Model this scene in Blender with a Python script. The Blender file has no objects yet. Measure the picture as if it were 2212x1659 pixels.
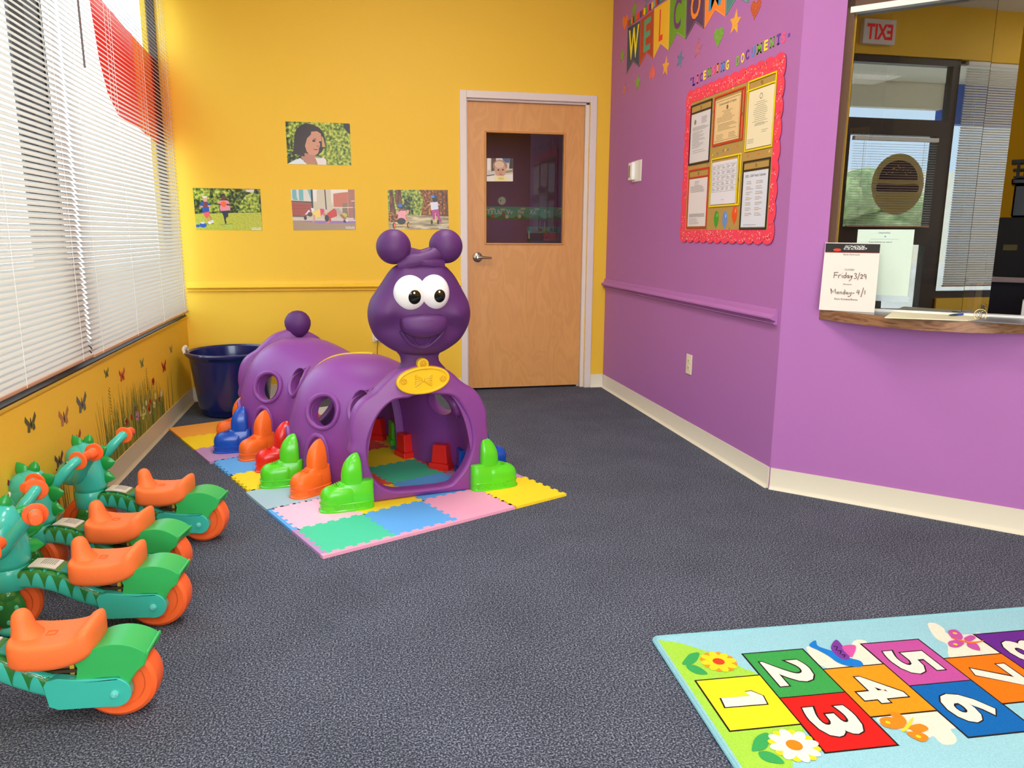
import bpy, bmesh, math, random
import numpy as np
from mathutils import Vector, Matrix
from mathutils.geometry import tessellate_polygon
random.seed(7)
S = bpy.context.scene
COL = S.collection
PI = math.pi
# ------------------------------------------------------------------ camera, world, lights, exposure
W_, H_ = 2212, 1659
FPX, PITCH, YAW, ROLL, CAMH = 1647.7, 0.1942, 0.2048, 0.0055, 1.178
D, XL, XP, YC = 5.635, -1.14, 1.90, 3.14      # back wall y, left wall x, purple wall x, corner y
CEIL = 3.15
def cam_axes():
    cp, sp = math.cos(PITCH), math.sin(PITCH); cy, sy = math.cos(YAW), math.sin(YAW)
    f = np.array([sy*cp, cy*cp, -sp]); rt = np.array([cy, -sy, 0.]); up = np.cross(rt, f)
    c, s = math.cos(ROLL), math.sin(ROLL)
    return rt*c+up*s, -rt*s+up*c, f
CA, CB, CC = cam_axes(); CO = np.array([0, 0, CAMH])
cam = bpy.data.cameras.new('camera'); camo = bpy.data.objects.new('camera', cam); COL.objects.link(camo)
cam.sensor_fit = 'HORIZONTAL'; cam.sensor_width = 36; cam.lens = 36*FPX/W_; cam.clip_start = .02
camo.matrix_world = Matrix(((CA[0], CB[0], -CC[0], 0), (CA[1], CB[1], -CC[1], 0), (CA[2], CB[2], -CC[2], CAMH), (0, 0, 0, 1)))
S.camera = camo
S.view_settings.view_transform = 'Standard'; S.view_settings.look = 'None'
S.view_settings.gamma = 1; S.view_settings.use_curve_mapping = False
S.view_settings.exposure = 0.6
S.cycles.use_denoising = True
S.cycles.max_bounces = 8; S.cycles.diffuse_bounces = 4; S.cycles.glossy_bounces = 3
S.cycles.transmission_bounces = 6; S.cycles.transparent_max_bounces = 10
S.cycles.caustics_reflective = False; S.cycles.caustics_refractive = False
S.cycles.sample_clamp_indirect = 6
wd = bpy.data.worlds.new('sky'); S.world = wd; wd.use_nodes = True
bg = wd.node_tree.nodes['Background']; bg.inputs[0].default_value = (.62, .80, 1, 1); bg.inputs[1].default_value = 3.4
def sun(d, e, c, ang=.6):
    l = bpy.data.lights.new('sun', 'SUN'); l.energy = e; l.color = c; l.angle = math.radians(ang)
    o = bpy.data.objects.new('sun', l); COL.objects.link(o)
    o.rotation_euler = Vector(d).to_track_quat('-Z', 'Y').to_euler(); return o
sun((-.45, .50, -.74), 8.0, (1, .95, .85))
def area(name, loc, d, sx, sy, e, c):
    l = bpy.data.lights.new(name, 'AREA'); l.shape = 'RECTANGLE'; l.size = sx; l.size_y = sy; l.energy = e; l.color = c
    o = bpy.data.objects.new(name, l); COL.objects.link(o); o.location = loc
    o.rotation_euler = Vector(d).to_track_quat('-Z', 'Z').to_euler(); return o
# daylight falling in through the tall shop windows behind the camera, and added ceiling fill
area('window_daylight', (.6, -3.44, 1.65), (0, 1, -.12), 3.4, 2.0, 62, (1, .98, .95))
FILL_LAMPS = [(.45, 1.2), (.45, 3.4), (-.2, -1.4), (1.5, -1.0)]
for lx, ly in FILL_LAMPS:  # unseen ceiling lamps, added to bring the room up to brightness
    area('ceiling_lamp_light', (lx, ly, CEIL-.05), (0, 0, -1), .56, 1.16, 19, (1, .97, .92))
area('office_lamp_light', (3.2, 4.3, CEIL-.05), (0, 0, -1), .56, 1.16, 5, (1, .95, .88))  # unseen fill over the office, added like the ceiling lamps
# ------------------------------------------------------------------ helpers
def lin(c):
    if isinstance(c, str):
        c = c.lstrip('#'); c = [int(c[i:i+2], 16)/255 for i in (0, 2, 4)]
    return tuple(x/12.92 if x <= .04045 else ((x+.055)/1.055)**2.4 for x in c)+(1,)
MATS = {}
def mat(c, rough=.5, spec=.4, metal=0, emit=0, noise=None, bump=None, trans=0, coat=0, alpha=1):
    """plain procedural material; noise=(scale, amount) varies the colour, bump=(scale, strength) the surface"""
    k = (str(c), rough, spec, metal, emit, noise, bump, trans, coat, alpha)
    if k in MATS: return MATS[k]
    m = bpy.data.materials.new('paint'); m.use_nodes = True; nt = m.node_tree; b = nt.nodes['Principled BSDF']
    b.inputs['Base Color'].default_value = lin(c); b.inputs['Roughness'].default_value = rough
    b.inputs['Specular IOR Level'].default_value = spec; b.inputs['Metallic'].default_value = metal
    b.inputs['Coat Weight'].default_value = coat; b.inputs['Alpha'].default_value = alpha
    if trans: b.inputs['Transmission Weight'].default_value = trans
    if emit:
        b.inputs['Emission Color'].default_value = lin(c); b.inputs['Emission Strength'].default_value = emit
    if noise or bump:
        tc = nt.nodes.new('ShaderNodeTexCoord')
    if noise:
        n = nt.nodes.new('ShaderNodeTexNoise'); n.inputs['Scale'].default_value = noise[0]; n.inputs['Detail'].default_value = 3
        nt.links.new(tc.outputs['Object'], n.inputs['Vector'])
        h = nt.nodes.new('ShaderNodeHueSaturation'); h.inputs['Color'].default_value = lin(c)
        mr = nt.nodes.new('ShaderNodeMapRange'); mr.inputs[1].default_value = .3; mr.inputs[2].default_value = .7
        mr.inputs[3].default_value = 1-noise[1]; mr.inputs[4].default_value = 1+noise[1]
        nt.links.new(n.outputs[0], mr.inputs[0]); nt.links.new(mr.outputs[0], h.inputs['Value']); nt.links.new(h.outputs[0], b.inputs['Base Color'])
    if bump:
        n = nt.nodes.new('ShaderNodeTexNoise'); n.inputs['Scale'].default_value = bump[0]; n.inputs['Detail'].default_value = 2
        nt.links.new(tc.outputs['Object'], n.inputs['Vector'])
        bp = nt.nodes.new('ShaderNodeBump'); bp.inputs['Strength'].default_value = bump[1]; bp.inputs['Distance'].default_value = .002
        nt.links.new(n.outputs[0], bp.inputs['Height']); nt.links.new(bp.outputs[0], b.inputs['Normal'])
    MATS[k] = m; return m
def ramp_mat(key, scale, stops, rough=.8, kind='noise', detail=4, bump=0, stretch=(1, 1, 1), distort=0, spec=.3):
    """noise or voronoi pattern through a colour ramp"""
    if key in MATS: return MATS[key]
    m = bpy.data.materials.new(key); m.use_nodes = True; nt = m.node_tree; b = nt.nodes['Principled BSDF']
    b.inputs['Roughness'].default_value = rough; b.inputs['Specular IOR Level'].default_value = spec
    tc = nt.nodes.new('ShaderNodeTexCoord'); mp = nt.nodes.new('ShaderNodeMapping'); mp.inputs['Scale'].default_value = stretch
    nt.links.new(tc.outputs['Object'], mp.inputs[0])
    if kind == 'noise':
        n = nt.nodes.new('ShaderNodeTexNoise'); n.inputs['Detail'].default_value = detail; n.inputs['Distortion'].default_value = distort
        out = n.outputs[0]
    elif kind == 'wave':
        n = nt.nodes.new('ShaderNodeTexWave'); n.inputs['Distortion'].default_value = distort; n.inputs['Detail'].default_value = detail; out = n.outputs['Fac']
        n.inputs['Detail Scale'].default_value = 1.2
    else:
        n = nt.nodes.new('ShaderNodeTexVoronoi'); out = n.outputs['Distance']
    n.inputs['Scale'].default_value = scale; nt.links.new(mp.outputs[0], n.inputs['Vector'])
    r = nt.nodes.new('ShaderNodeValToRGB'); e = r.color_ramp.elements
    while len(e) < len(stops): e.new(.5)
    for i, (p, c) in enumerate(stops): e[i].position = p; e[i].color = lin(c)
    nt.links.new(out, r.inputs[0]); nt.links.new(r.outputs[0], b.inputs['Base Color'])
    if bump:
        bp = nt.nodes.new('ShaderNodeBump'); bp.inputs['Strength'].default_value = bump; bp.inputs['Distance'].default_value = .003
        nt.links.new(out, bp.inputs['Height']); nt.links.new(bp.outputs[0], b.inputs['Normal'])
    MATS[key] = m; return m
class Frame:
    def __init__(s, o, ex, ey):
        s.o = np.array(o, float); s.ex = np.array(ex, float); s.ex /= np.linalg.norm(s.ex)
        s.ey = np.array(ey, float); s.ey /= np.linalg.norm(s.ey); s.en = np.cross(s.ex, s.ey)
    def p(s, a, b, c=0): return tuple(s.o+s.ex*a+s.ey*b+s.en*c)
    def px(s, u, v, c=0):
        """where the sight line of photo pixel (u, v) meets this plane raised by c"""
        d = CA*(u-W_/2)/FPX-CB*(v-H_/2)/FPX+CC
        o = s.o+s.en*c; t = ((o-CO)@s.en)/(d@s.en); q = CO+d*t-s.o
        return float(q@s.ex), float(q@s.ey)
s2 = 2**-.5
F_PUR = Frame((XP, 0, 0), (0, -1, 0), (0, 0, 1))
F_BACK = Frame((0, D, 0), (1, 0, 0), (0, 0, 1))
F_DIA = Frame((XP, YC, 0), (s2, -s2, 0), (0, 0, 1))
F_LEFT = Frame((XL, 0, 0), (0, 1, 0), (0, 0, 1))
F_FLOOR = Frame((0, 0, 0), (1, 0, 0), (0, 1, 0))
class M:
    """collects shapes; build() links them as ONE mesh object"""
    def __init__(s): s.v = []; s.f = []; s.m = []; s.mats = []
    def mi(s, m):
        if m is None: return 0
        if m not in s.mats: s.mats.append(m)
        return s.mats.index(m)
    def add(s, vs, fs, m=None):
        n = len(s.v); k = s.mi(m); s.v += [tuple(map(float, q)) for q in vs]
        s.f += [tuple(i+n for i in f) for f in fs]; s.m += [k]*len(fs); return s
    def box(s, x0, x1, y0, y1, z0, z1, m=None, fr=None):
        vs = [(x, y, z) for x in (x0, x1) for y in (y0, y1) for z in (z0, z1)]
        if fr: vs = [fr.p(*q) for q in vs]
        return s.add(vs, [(0, 1, 3, 2), (4, 6, 7, 5), (0, 4, 5, 1), (2, 3, 7, 6), (0, 2, 6, 4), (1, 5, 7, 3)], m)
    def prism(s, fr, pts, c0, c1, m=None, holes=()):
        loops = [list(pts)]+[list(h) for h in holes]
        tris = tessellate_polygon([[Vector((a, b, 0)) for a, b in l] for l in loops])
        flat = [q for l in loops for q in l]; n = len(flat)
        if abs(c1-c0) < 1e-9:
            return s.add([fr.p(a, b, c1) for a, b in flat], [tuple(t) for t in tris], m)
        vs = [fr.p(a, b, c1) for a, b in flat]+[fr.p(a, b, c0) for a, b in flat]
        fs = [tuple(t) for t in tris]+[tuple(i+n for i in reversed(t)) for t in tris]
        k = 0
        for l in loops:
            L = len(l)
            for i in range(L): j = (i+1) % L; fs.append((k+i, k+j, k+j+n, k+i+n))
            k += L
        return s.add(vs, fs, m)
    def loft(s, loops, m=None, cap0=True, cap1=True, close=False):
        n = len(loops[0]); vs = [q for l in loops for q in l]; fs = []
        R = len(loops)
        for r in range(R if close else R-1):
            for i in range(n): fs.append((r*n+i, r*n+(i+1) % n, ((r+1) % R)*n+(i+1) % n, ((r+1) % R)*n+i))
        if cap0 and not close: fs.append(tuple(reversed(range(n))))
        if cap1 and not close: fs.append(tuple((R-1)*n+i for i in range(n)))
        return s.add(vs, fs, m)
    def tube(s, pts, r, m=None, n=10, closed=False, caps=True):
        P = [Vector(p) for p in pts]; N = len(P); rs = r if isinstance(r, (list, tuple)) else [r]*N
        loops = []; up = None
        for i in range(N):
            t = (P[(i+1) % N]-P[i-1]) if closed else (P[min(i+1, N-1)]-P[max(i-1, 0)])
            t.normalize()
            if up is None: up = Vector((0, 0, 1)) if abs(t.z) < .9 else Vector((1, 0, 0))
            a = t.cross(up)
            if a.length < 1e-4: a = t.cross(Vector((0, 1, .3)))
            a.normalize(); b = a.cross(t); up = b
            loops.append([P[i]+a*rs[i]*math.cos(k*2*PI/n)+b*rs[i]*math.sin(k*2*PI/n) for k in range(n)])
        return s.loft(loops, m, caps, caps, closed)
    def lathe(s, prof, m=None, n=24, o=(0, 0, 0), ax=(0, 0, 1), caps=True):
        ax = Vector(ax).normalized(); a = ax.orthogonal().normalized(); b = ax.cross(a); o = Vector(o)
        return s.loft([[o+ax*z+(a*math.cos(k*2*PI/n)+b*math.sin(k*2*PI/n))*r for k in range(n)] for r, z in prof], m, caps, caps)
    def ell(s, c, r, m=None, n=20, k=12, rot=None):
        c = Vector(c); loops = []
        for j in range(k+1):
            t = PI*j/k; sr = max(math.sin(t), 1e-3); l = []
            for i in range(n):
                q = Vector((r[0]*sr*math.cos(2*PI*i/n), r[1]*sr*math.sin(2*PI*i/n), -r[2]*math.cos(t)))
                if rot: q = rot @ q
                l.append(c+q)
            loops.append(l)
        return s.loft(loops, m)
    def build(s, name, m=None, parent=None, smooth=True, bevel=0, bseg=2, ang=35, sub=0, loc=None):
        me = bpy.data.meshes.new(name); me.from_pydata(s.v, [], s.f)
        for q in (s.mats or [m]): me.materials.append(q)
        if s.mats: me.polygons.foreach_set('material_index', s.m)
        bm = bmesh.new(); bm.from_mesh(me); bmesh.ops.recalc_face_normals(bm, faces=bm.faces); bm.to_mesh(me); bm.free()
        o = bpy.data.objects.new(name, me); COL.objects.link(o)
        if parent is not None: o.parent = parent
        if loc is not None: o.location = loc
        if bevel:
            b = o.modifiers.new('b', 'BEVEL'); b.width = bevel; b.segments = bseg; b.limit_method = 'ANGLE'; b.angle_limit = math.radians(40); b.harden_normals = False
        if sub:
            b = o.modifiers.new('s', 'SUBSURF'); b.levels = sub; b.render_levels = sub
        if smooth:
            me.polygons.foreach_set('use_smooth', [True]*len(me.polygons)); me.set_sharp_from_angle(angle=math.radians(ang))
        return o
def tag(o, label=None, cat=None, group=None, kind=None):
    if label: o['label'] = label
    if cat: o['category'] = cat
    if group: o['group'] = group
    if kind: o['kind'] = kind
    return o
def thing(name, label, cat, loc=(0, 0, 0), rz=0, group=None):
    o = bpy.data.objects.new(name, None); o.empty_display_size = .05; COL.objects.link(o)
    o.location = loc; o.rotation_euler = (0, 0, rz); return tag(o, label, cat, group)
def struct(o): o['kind'] = 'structure'; return o
def to_local(fr, parent): return fr
_kids = {}
def dup(root, loc, rz, label, group=None):
    r = root.copy(); COL.objects.link(r); r.location = loc; r.rotation_euler = (0, 0, rz); r['label'] = label
    if group: r['group'] = group
    for ch in list(root.children):
        c = ch.copy(); COL.objects.link(c); c.parent = r
        for g in list(ch.children):
            q = g.copy(); COL.objects.link(q); q.parent = c
    return r
_txt = {}
def text_verts(s, size=1, off=0, shear=0, res=3):
    k = (s, off, shear)
    if k not in _txt:
        c = bpy.data.curves.new('t', 'FONT'); c.body = s; c.size = 1; c.offset = off; c.shear = shear; c.resolution_u = res
        o = bpy.data.objects.new('t', c); COL.objects.link(o); dg = bpy.context.evaluated_depsgraph_get()
        me = bpy.data.meshes.new_from_object(o.evaluated_get(dg))
        _txt[k] = ([tuple(v.co) for v in me.vertices], [tuple(p.vertices) for p in me.polygons])
        bpy.data.objects.remove(o); bpy.data.meshes.remove(me)
    v, f = _txt[k]; return [(x*size, y*size) for x, y, _ in v], f
def put_text(mb, s, fr, a, b, size, c, m, rot=0, sx=1, off=0, shear=0, align='l', fit=None, slope=0):
    """flat lettering on plane fr with its lower left at (a, b); fit=(w, h) stretches it to a box"""
    v, f = text_verts(s, 1, off, shear)
    if not v: return
    x0 = min(q[0] for q in v); x1 = max(q[0] for q in v); y0 = min(q[1] for q in v); y1 = max(q[1] for q in v)
    if fit: kx, ky = fit[0]/(x1-x0), fit[1]/(y1-y0); v = [((x-x0)*kx, (y-y0)*ky) for x, y in v]
    else: v = [((x-(x0 if align == 'l' else (x0+x1)/2))*size*sx, y*size) for x, y in v]
    ca, sa = math.cos(rot), math.sin(rot)
    mb.add([fr.p(a+x*ca-y*sa, b+x*sa+y*ca+slope*x, c) for x, y in v], f, m)
def circle(a, b, r, n=24, ry=None, rot=0):
    ry = ry or r; ca, sa = math.cos(rot), math.sin(rot)
    return [(a+r*math.cos(t)*ca-ry*math.sin(t)*sa, b+r*math.cos(t)*sa+ry*math.sin(t)*ca) for t in (2*PI*i/n for i in range(n))]
def spline(pts, n, closed=False):
    """Catmull-Rom through the points, n steps per span"""
    P = [np.array(p, float) for p in pts]; N = len(P); out = []
    for i in range(N if closed else N-1):
        g = (lambda k: P[k % N]) if closed else (lambda k: P[min(max(k, 0), N-1)])
        a, b, c, d = g(i-1), g(i), g(i+1), g(i+2)
        for k in range(n):
            t = k/n; out.append(.5*(2*b+(c-a)*t+(2*a-5*b+4*c-d)*t*t+(3*b-3*c+d-a)*t**3))
    if not closed: out.append(P[-1])
    return out
# ------------------------------------------------------------------ colours
YEL = mat('#F4C438', .55, .35, bump=(220, .12)); PUR = mat('#B16EB0', .5, .35, bump=(220, .12))
CREAM = mat('#E6DCC6', .45, .4); BRONZE = mat('#3A2A24', .4, .5); WHITE = mat('#EFEDE6', .5); CEILM = mat('#DAD6CC', .9)
DARK = mat('#15131A', .5)
def carpet_mat():
    m = bpy.data.materials.new('carpet'); m.use_nodes = True; nt = m.node_tree; b = nt.nodes['Principled BSDF']
    b.inputs['Roughness'].default_value = .95; b.inputs['Specular IOR Level'].default_value = .15
    tc = nt.nodes.new('ShaderNodeTexCoord')
    n1 = nt.nodes.new('ShaderNodeTexNoise'); n1.inputs['Scale'].default_value = 200; n1.inputs['Detail'].default_value = 8; n1.inputs['Roughness'].default_value = .72
    n2 = nt.nodes.new('ShaderNodeTexNoise'); n2.inputs['Scale'].default_value = 3.5; n2.inputs['Detail'].default_value = 4
    r = nt.nodes.new('ShaderNodeValToRGB'); e = r.color_ramp.elements
    e[0].position = .37; e[0].color = lin('#1A1E28'); e[1].position = .63; e[1].color = lin('#A8ADBB')
    k = e.new(.5); k.color = lin('#424756')
    mx = nt.nodes.new('ShaderNodeMix'); mx.data_type = 'RGBA'; mx.blend_type = 'MULTIPLY'; mx.inputs[0].default_value = 1
    r2 = nt.nodes.new('ShaderNodeValToRGB'); r2.color_ramp.elements[0].position = .3; r2.color_ramp.elements[0].color = (.80, .80, .80, 1)
    r2.color_ramp.elements[1].position = .7; r2.color_ramp.elements[1].color = (1, 1, 1, 1)
    bp = nt.nodes.new('ShaderNodeBump'); bp.inputs['Strength'].default_value = .5; bp.inputs['Distance'].default_value = .002
    for n in (n1, n2): nt.links.new(tc.outputs['Object'], n.inputs['Vector'])
    nt.links.new(n1.outputs[0], r.inputs[0]); nt.links.new(n2.outputs[0], r2.inputs[0])
    nt.links.new(r.outputs[0], mx.inputs[6]); nt.links.new(r2.outputs[0], mx.inputs[7]); nt.links.new(mx.outputs[2], b.inputs['Base Color'])
    nt.links.new(n1.outputs[0], bp.inputs['Height']); nt.links.new(bp.outputs[0], b.inputs['Normal']); return m
def glass_mat(name, tint, ior=1.5, rough=0.0, refl=1.0):
    """thin pane: mirror reflection by Fresnel, the rest passes straight through"""
    m = bpy.data.materials.new(name); m.use_nodes = True; nt = m.node_tree; nt.nodes.clear()
    o = nt.nodes.new('ShaderNodeOutputMaterial'); mx = nt.nodes.new('ShaderNodeMixShader'); t = nt.nodes.new('ShaderNodeBsdfTransparent')
    g = nt.nodes.new('ShaderNodeBsdfGlossy'); fr = nt.nodes.new('ShaderNodeFresnel'); fr.inputs[0].default_value = ior
    g.inputs['Roughness'].default_value = rough; t.inputs[0].default_value = lin(tint)
    ge = nt.nodes.new('ShaderNodeNewGeometry'); iv = nt.nodes.new('ShaderNodeMath'); iv.operation = 'SUBTRACT'; iv.inputs[0].default_value = 1
    mu = nt.nodes.new('ShaderNodeMath'); mu.operation = 'MULTIPLY'; nt.links.new(ge.outputs['Backfacing'], iv.inputs[1]); nt.links.new(iv.outputs[0], mu.inputs[0]); nt.links.new(fr.outputs[0], mu.inputs[1])
    nt.links.new(mu.outputs[0], mx.inputs[0]); nt.links.new(t.outputs[0], mx.inputs[1]); nt.links.new(g.outputs[0], mx.inputs[2]); nt.links.new(mx.outputs[0], o.inputs[0])
    return m
GLASS = glass_mat('window_glass', '#F8FAF9', 1.6)
GLASS_C = glass_mat('counter_glass', '#B4B8B4', 2.9)
# ------------------------------------------------------------------ room shell
RB, XR = -3.5, 5.2     # rear wall y, far right x
struct(M().box(-1.4, XR, RB, 7.6, -.12, 0).build('floor', carpet_mat(), smooth=False))
struct(M().box(-1.4, XR, RB, 7.6, CEIL, CEIL+.2).build('ceiling', CEILM, smooth=False))
WT = .14
m = M()
m.box(XL-WT, XL, .95, D, 0, .604); m.box(XL-WT, XL, RB, -.27, 0, .604)
m.box(XL-WT, XL, RB, D+.12, 2.72, CEIL); m.box(XL-WT, XL, D, D+.12, 0, 2.72)
struct(m.build('wall_left', YEL, smooth=False))
# back wall with the door opening (trim outer .779-1.795, leaf .835-1.74)
DX0, DX1, DZ = .830, 1.744, 2.125
m = M(); m.box(XL, DX0, D, D+.12, 0, CEIL); m.box(DX1, XP, D, D+.12, 0, CEIL); m.box(DX0, DX1, D, D+.12, DZ, CEIL)
struct(m.build('wall_back', YEL, smooth=False))
struct(M().box(XP, XP+.12, YC, D+.12, 0, CEIL).build('wall_right', PUR, smooth=False))
# diagonal counter wall, opening from s=.175 to 1.75, z .83-2.12
m = M(); C0, C1, CZ0, CZ1 = .172, 1.06, .815, 2.13
for a0, a1, b0, b1 in ((0, C0, 0, CEIL), (C1, 2.45, 0, CEIL), (C0, C1, 0, CZ0), (C0, C1, CZ1, CEIL)):
    m.box(a0, a1, b0, b1, -.12, 0, fr=F_DIA)
struct(m.build('wall_counter', PUR, smooth=False))
ex, ey = F_DIA.p(2.45, 0)[:2]
struct(M().box(ex-.001, ex+.12, RB, ey+.05, 0, CEIL).build('wall_side', YEL, smooth=False))
# rear wall with three tall shop windows behind the camera
m = M(); m.box(-1.4, 3.8, RB-.12, RB, 0, .6); m.box(-1.4, 3.8, RB-.12, RB, 2.7, CEIL); m.box(-1.4, -1.0, RB-.12, RB, .6, 2.7); m.box(2.4, 3.8, RB-.12, RB, .6, 2.7)
struct(m.build('wall_rear', YEL, smooth=False))
# office behind the counter and the classroom behind the door
m = M(); m.box(XP+.12, XR, 5.0, 5.12, 0, CEIL); m.box(XR-.1, XR, RB, 5.12, 0, CEIL)
struct(m.build('wall_office', mat('#D6A80E', .6), smooth=False))
m = M(); m.box(-1.2, 2.3, 7.3, 7.42, 0, CEIL); m.box(-1.3, -1.2, D+.12, 7.42, 0, CEIL); m.box(2.2, 2.32, D+.12, 7.3, 0, CEIL)
struct(m.build('wall_classroom', mat('#8A4E96', .6), smooth=False))
# baseboards (cove rubber, flared foot)
def baseboard(name, fr, a0, a1, m=CREAM, h=.102):
    prof = [(0, h), (.004, h), (.005, .02), (.010, .008), (.019, .002), (.019, 0), (0, 0)]
    mb = M(); mb.loft([[fr.p(a, z, c) for c, z in prof] for a in (a0, a1)])
    return struct(mb.build(name, m, smooth=True, ang=50))
baseboard('baseboard_left', F_LEFT, .95, D-.001, mat('#CFC0A0', .35))
baseboard('baseboard_back', F_BACK, 1.795, XP-.001); baseboard('baseboard_back', F_BACK, XL+.002, .779)
baseboard('baseboard_right', F_PUR, -D+.02, -YC-.004); baseboard('baseboard_counter', F_DIA, .004, 2.44, mat('#DCD2BC', .45))
# chair rails
def rail(name, fr, a0, a1, m):
    prof = [(0, .846), (.008, .845), (.012, .836), (.014, .822), (.028, .815), (.034, .808), (.034, .801), (.026, .796), (.012, .794), (.010, .787), (.017, .784), (.018, .778), (.012, .775), (0, .774)]
    mb = M(); mb.loft([[fr.p(a, z, c) for c, z in prof] for a in (a0, a1)]); return struct(mb.build(name, m, smooth=True, ang=30))
rail('trim_1', F_BACK, XL+.02, .778, YEL); rail('trim_2', F_PUR, -D+.001, -YC-.03, PUR)
struct(M().box(XL-.001, XL+.006, .95, D, .596, .606).build('trim_3', mat('#E8BE30', .4), smooth=False))
# ------------------------------------------------------------------ wooden door
def wood(name, base, dark, stretch, scale=3, distort=6, rough=.4):
    return ramp_mat(name, scale, [(0, dark), (.35, base), (.7, base), (1, dark)], rough, 'wave', 3, 0, stretch, distort)
DOORW = ramp_mat('birch_veneer', 1.6, [(.25, '#D0904E'), (.42, '#D99A56'), (.47, '#D29450'), (.55, '#DB9D58'), (.60, '#D39550'), (.75, '#D79954')], .38, 'noise', 2, 0, (4.2, 1, 1.1), 1.2, .45)
TRIM = mat('#E3D5CC', .35)
dr = bpy.data.objects.new('door_1', None); COL.objects.link(dr); struct(dr)
m = M()   # steel frame: flat face, stop, inner return
for a0, a1, b0, b1 in ((.779, .829, 0, 2.173), (1.745, 1.795, 0, 2.173), (.829, 1.745, 2.123, 2.173)): m.box(a0, a1, b0, b1, -.02, .012, fr=F_BACK)
for a0, a1, b0, b1 in ((.829, .838, 0, 2.123), (1.716, 1.745, 0, 2.123), (.829, 1.745, 2.108, 2.123)): m.box(a0, a1, b0, b1, -.115, -.015, fr=F_BACK)
for a0, a1, b0, b1 in ((.838, .846, 0, 2.108), (1.700, 1.716, 0, 2.108), (.838, 1.716, 2.096, 2.108)): m.box(a0, a1, b0, b1, -.115, -.055, fr=F_BACK)
m.build('door_frame', TRIM, dr, bevel=.003)
LZ = -.03
gx0, gx1, gz0, gz1 = .979, 1.560, 1.112, 1.897
m = M(); m.prism(F_BACK, [(.840, .016), (1.714, .016), (1.714, 2.106), (.840, 2.106)], LZ-.022, LZ-.012, holes=[[(gx0, gz0), (gx1, gz0), (gx1, gz1), (gx0, gz1)]])
m.prism(F_BACK, [(.840, .016), (1.714, .016), (1.714, 2.106), (.840, 2.106)], LZ-.04, LZ-.022, holes=[[(gx0, gz0), (gx1, gz0), (gx1, gz1), (gx0, gz1)]])
m.build('door_leaf', DOORW, dr, smooth=False)
m = M(); w = .013
for a0, a1, b0, b1 in ((gx0-w, gx0, gz0-w, gz1+w), (gx1, gx1+w, gz0-w, gz1+w), (gx0, gx1, gz0-w, gz0), (gx0, gx1, gz1, gz1+w)): m.box(a0, a1, b0, b1, LZ-.014, LZ-.004, fr=F_BACK)
m.build('glazing_bead', mat('#D08C42', .35), dr, bevel=.003)
M().box(gx0, gx1, gz0, gz1, LZ-.030, LZ-.026, fr=F_BACK).build('glass_pane', GLASS, dr, smooth=False)
NICK = mat('#B5AC9C', .28, metal=1)
m = M(); o = F_BACK.p(.912, 1.007, LZ-.012); m.lathe([(.001, 0), (.036, 0), (.036, .006), (.030, .011), (.016, .014), (.015, .045), (.014, .055), (.001, .056)], n=32, o=o, ax=(0, -1, 0))
m.build('rose', NICK, dr)
m = M(); q = Vector(o); m.tube([q+Vector((-.004, -.050, 0)), q+Vector((.02, -.053, .001)), q+Vector((.06, -.052, -.002)), q+Vector((.098, -.046, -.004))], [.013, .011, .008, .0075], n=12)
m.build('lever_handle', NICK, dr)
# ------------------------------------------------------------------ shop windows on the left, each a frame with panes
def win(n, y0, y1, z0, z1, x=XL-.07, decal=None):
    r = bpy.data.objects.new('window_%d' % n, None); COL.objects.link(r); struct(r)
    m = M(); w = .03
    we = .012 if n == 2 else w
    for a0, a1, b0, b1 in ((y0, y0+w, z0, z1), (y1-we, y1, z0, z1), (y0+w, y1-we, z0, z0+.065), (y0+w, y1-we, z1-w, z1)): m.box(x-.035, x+.015, a0, a1, b0, b1)
    m.build('window_frame', BRONZE, r, smooth=False)
    M().box(x-.012, x-.006, y0+w, y1-we, z0+w*.8, z1-w).build('glass_pane', GLASS, r, smooth=False); return r
win(1, .95, 3.44, .604, 2.72); win(2, 3.60, D-.001, .604, 2.72)
struct(M().box(XL-.12, XL-.06, 3.44, 3.60, .604, 2.72).build('trim_4', mat('#77777C', .5), smooth=False))
struct(M().box(XL-.045, XL-.0, .95, D-.002, .604, .612).build('trim_5', mat('#4A3420', .6), smooth=False))
# glass entrance door beside the camera (seen mirrored in the counter glass)
dr2 = bpy.data.objects.new('door_2', None); COL.objects.link(dr2); struct(dr2)
m = M(); X0, X1 = XL-.10, XL-.02
for a0, a1, b0, b1 in ((.87, .95, 0, 2.72), (-.27, -.20, 0, 2.72), (-.2, .87, 2.06, 2.20), (-.2, .87, 2.66, 2.72), (-.2, -.10, 0, 2.06), (.77, .87, 0, 2.06), (-.1, .77, 1.10, 1.26), (-.1, .77, 0, .25)): m.box(X0, X1, a0, a1, b0, b1)
m.build('door_frame', BRONZE, dr2, smooth=False)
m = M(); m.box(XL-.065, XL-.06, -.1, .77, .25, 2.06); m.box(XL-.065, XL-.06, -.2, .87, 2.2, 2.66); m.build('glass_pane', GLASS, dr2, smooth=False)
win(3, -3.3, -.27, .604, 2.72)
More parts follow.
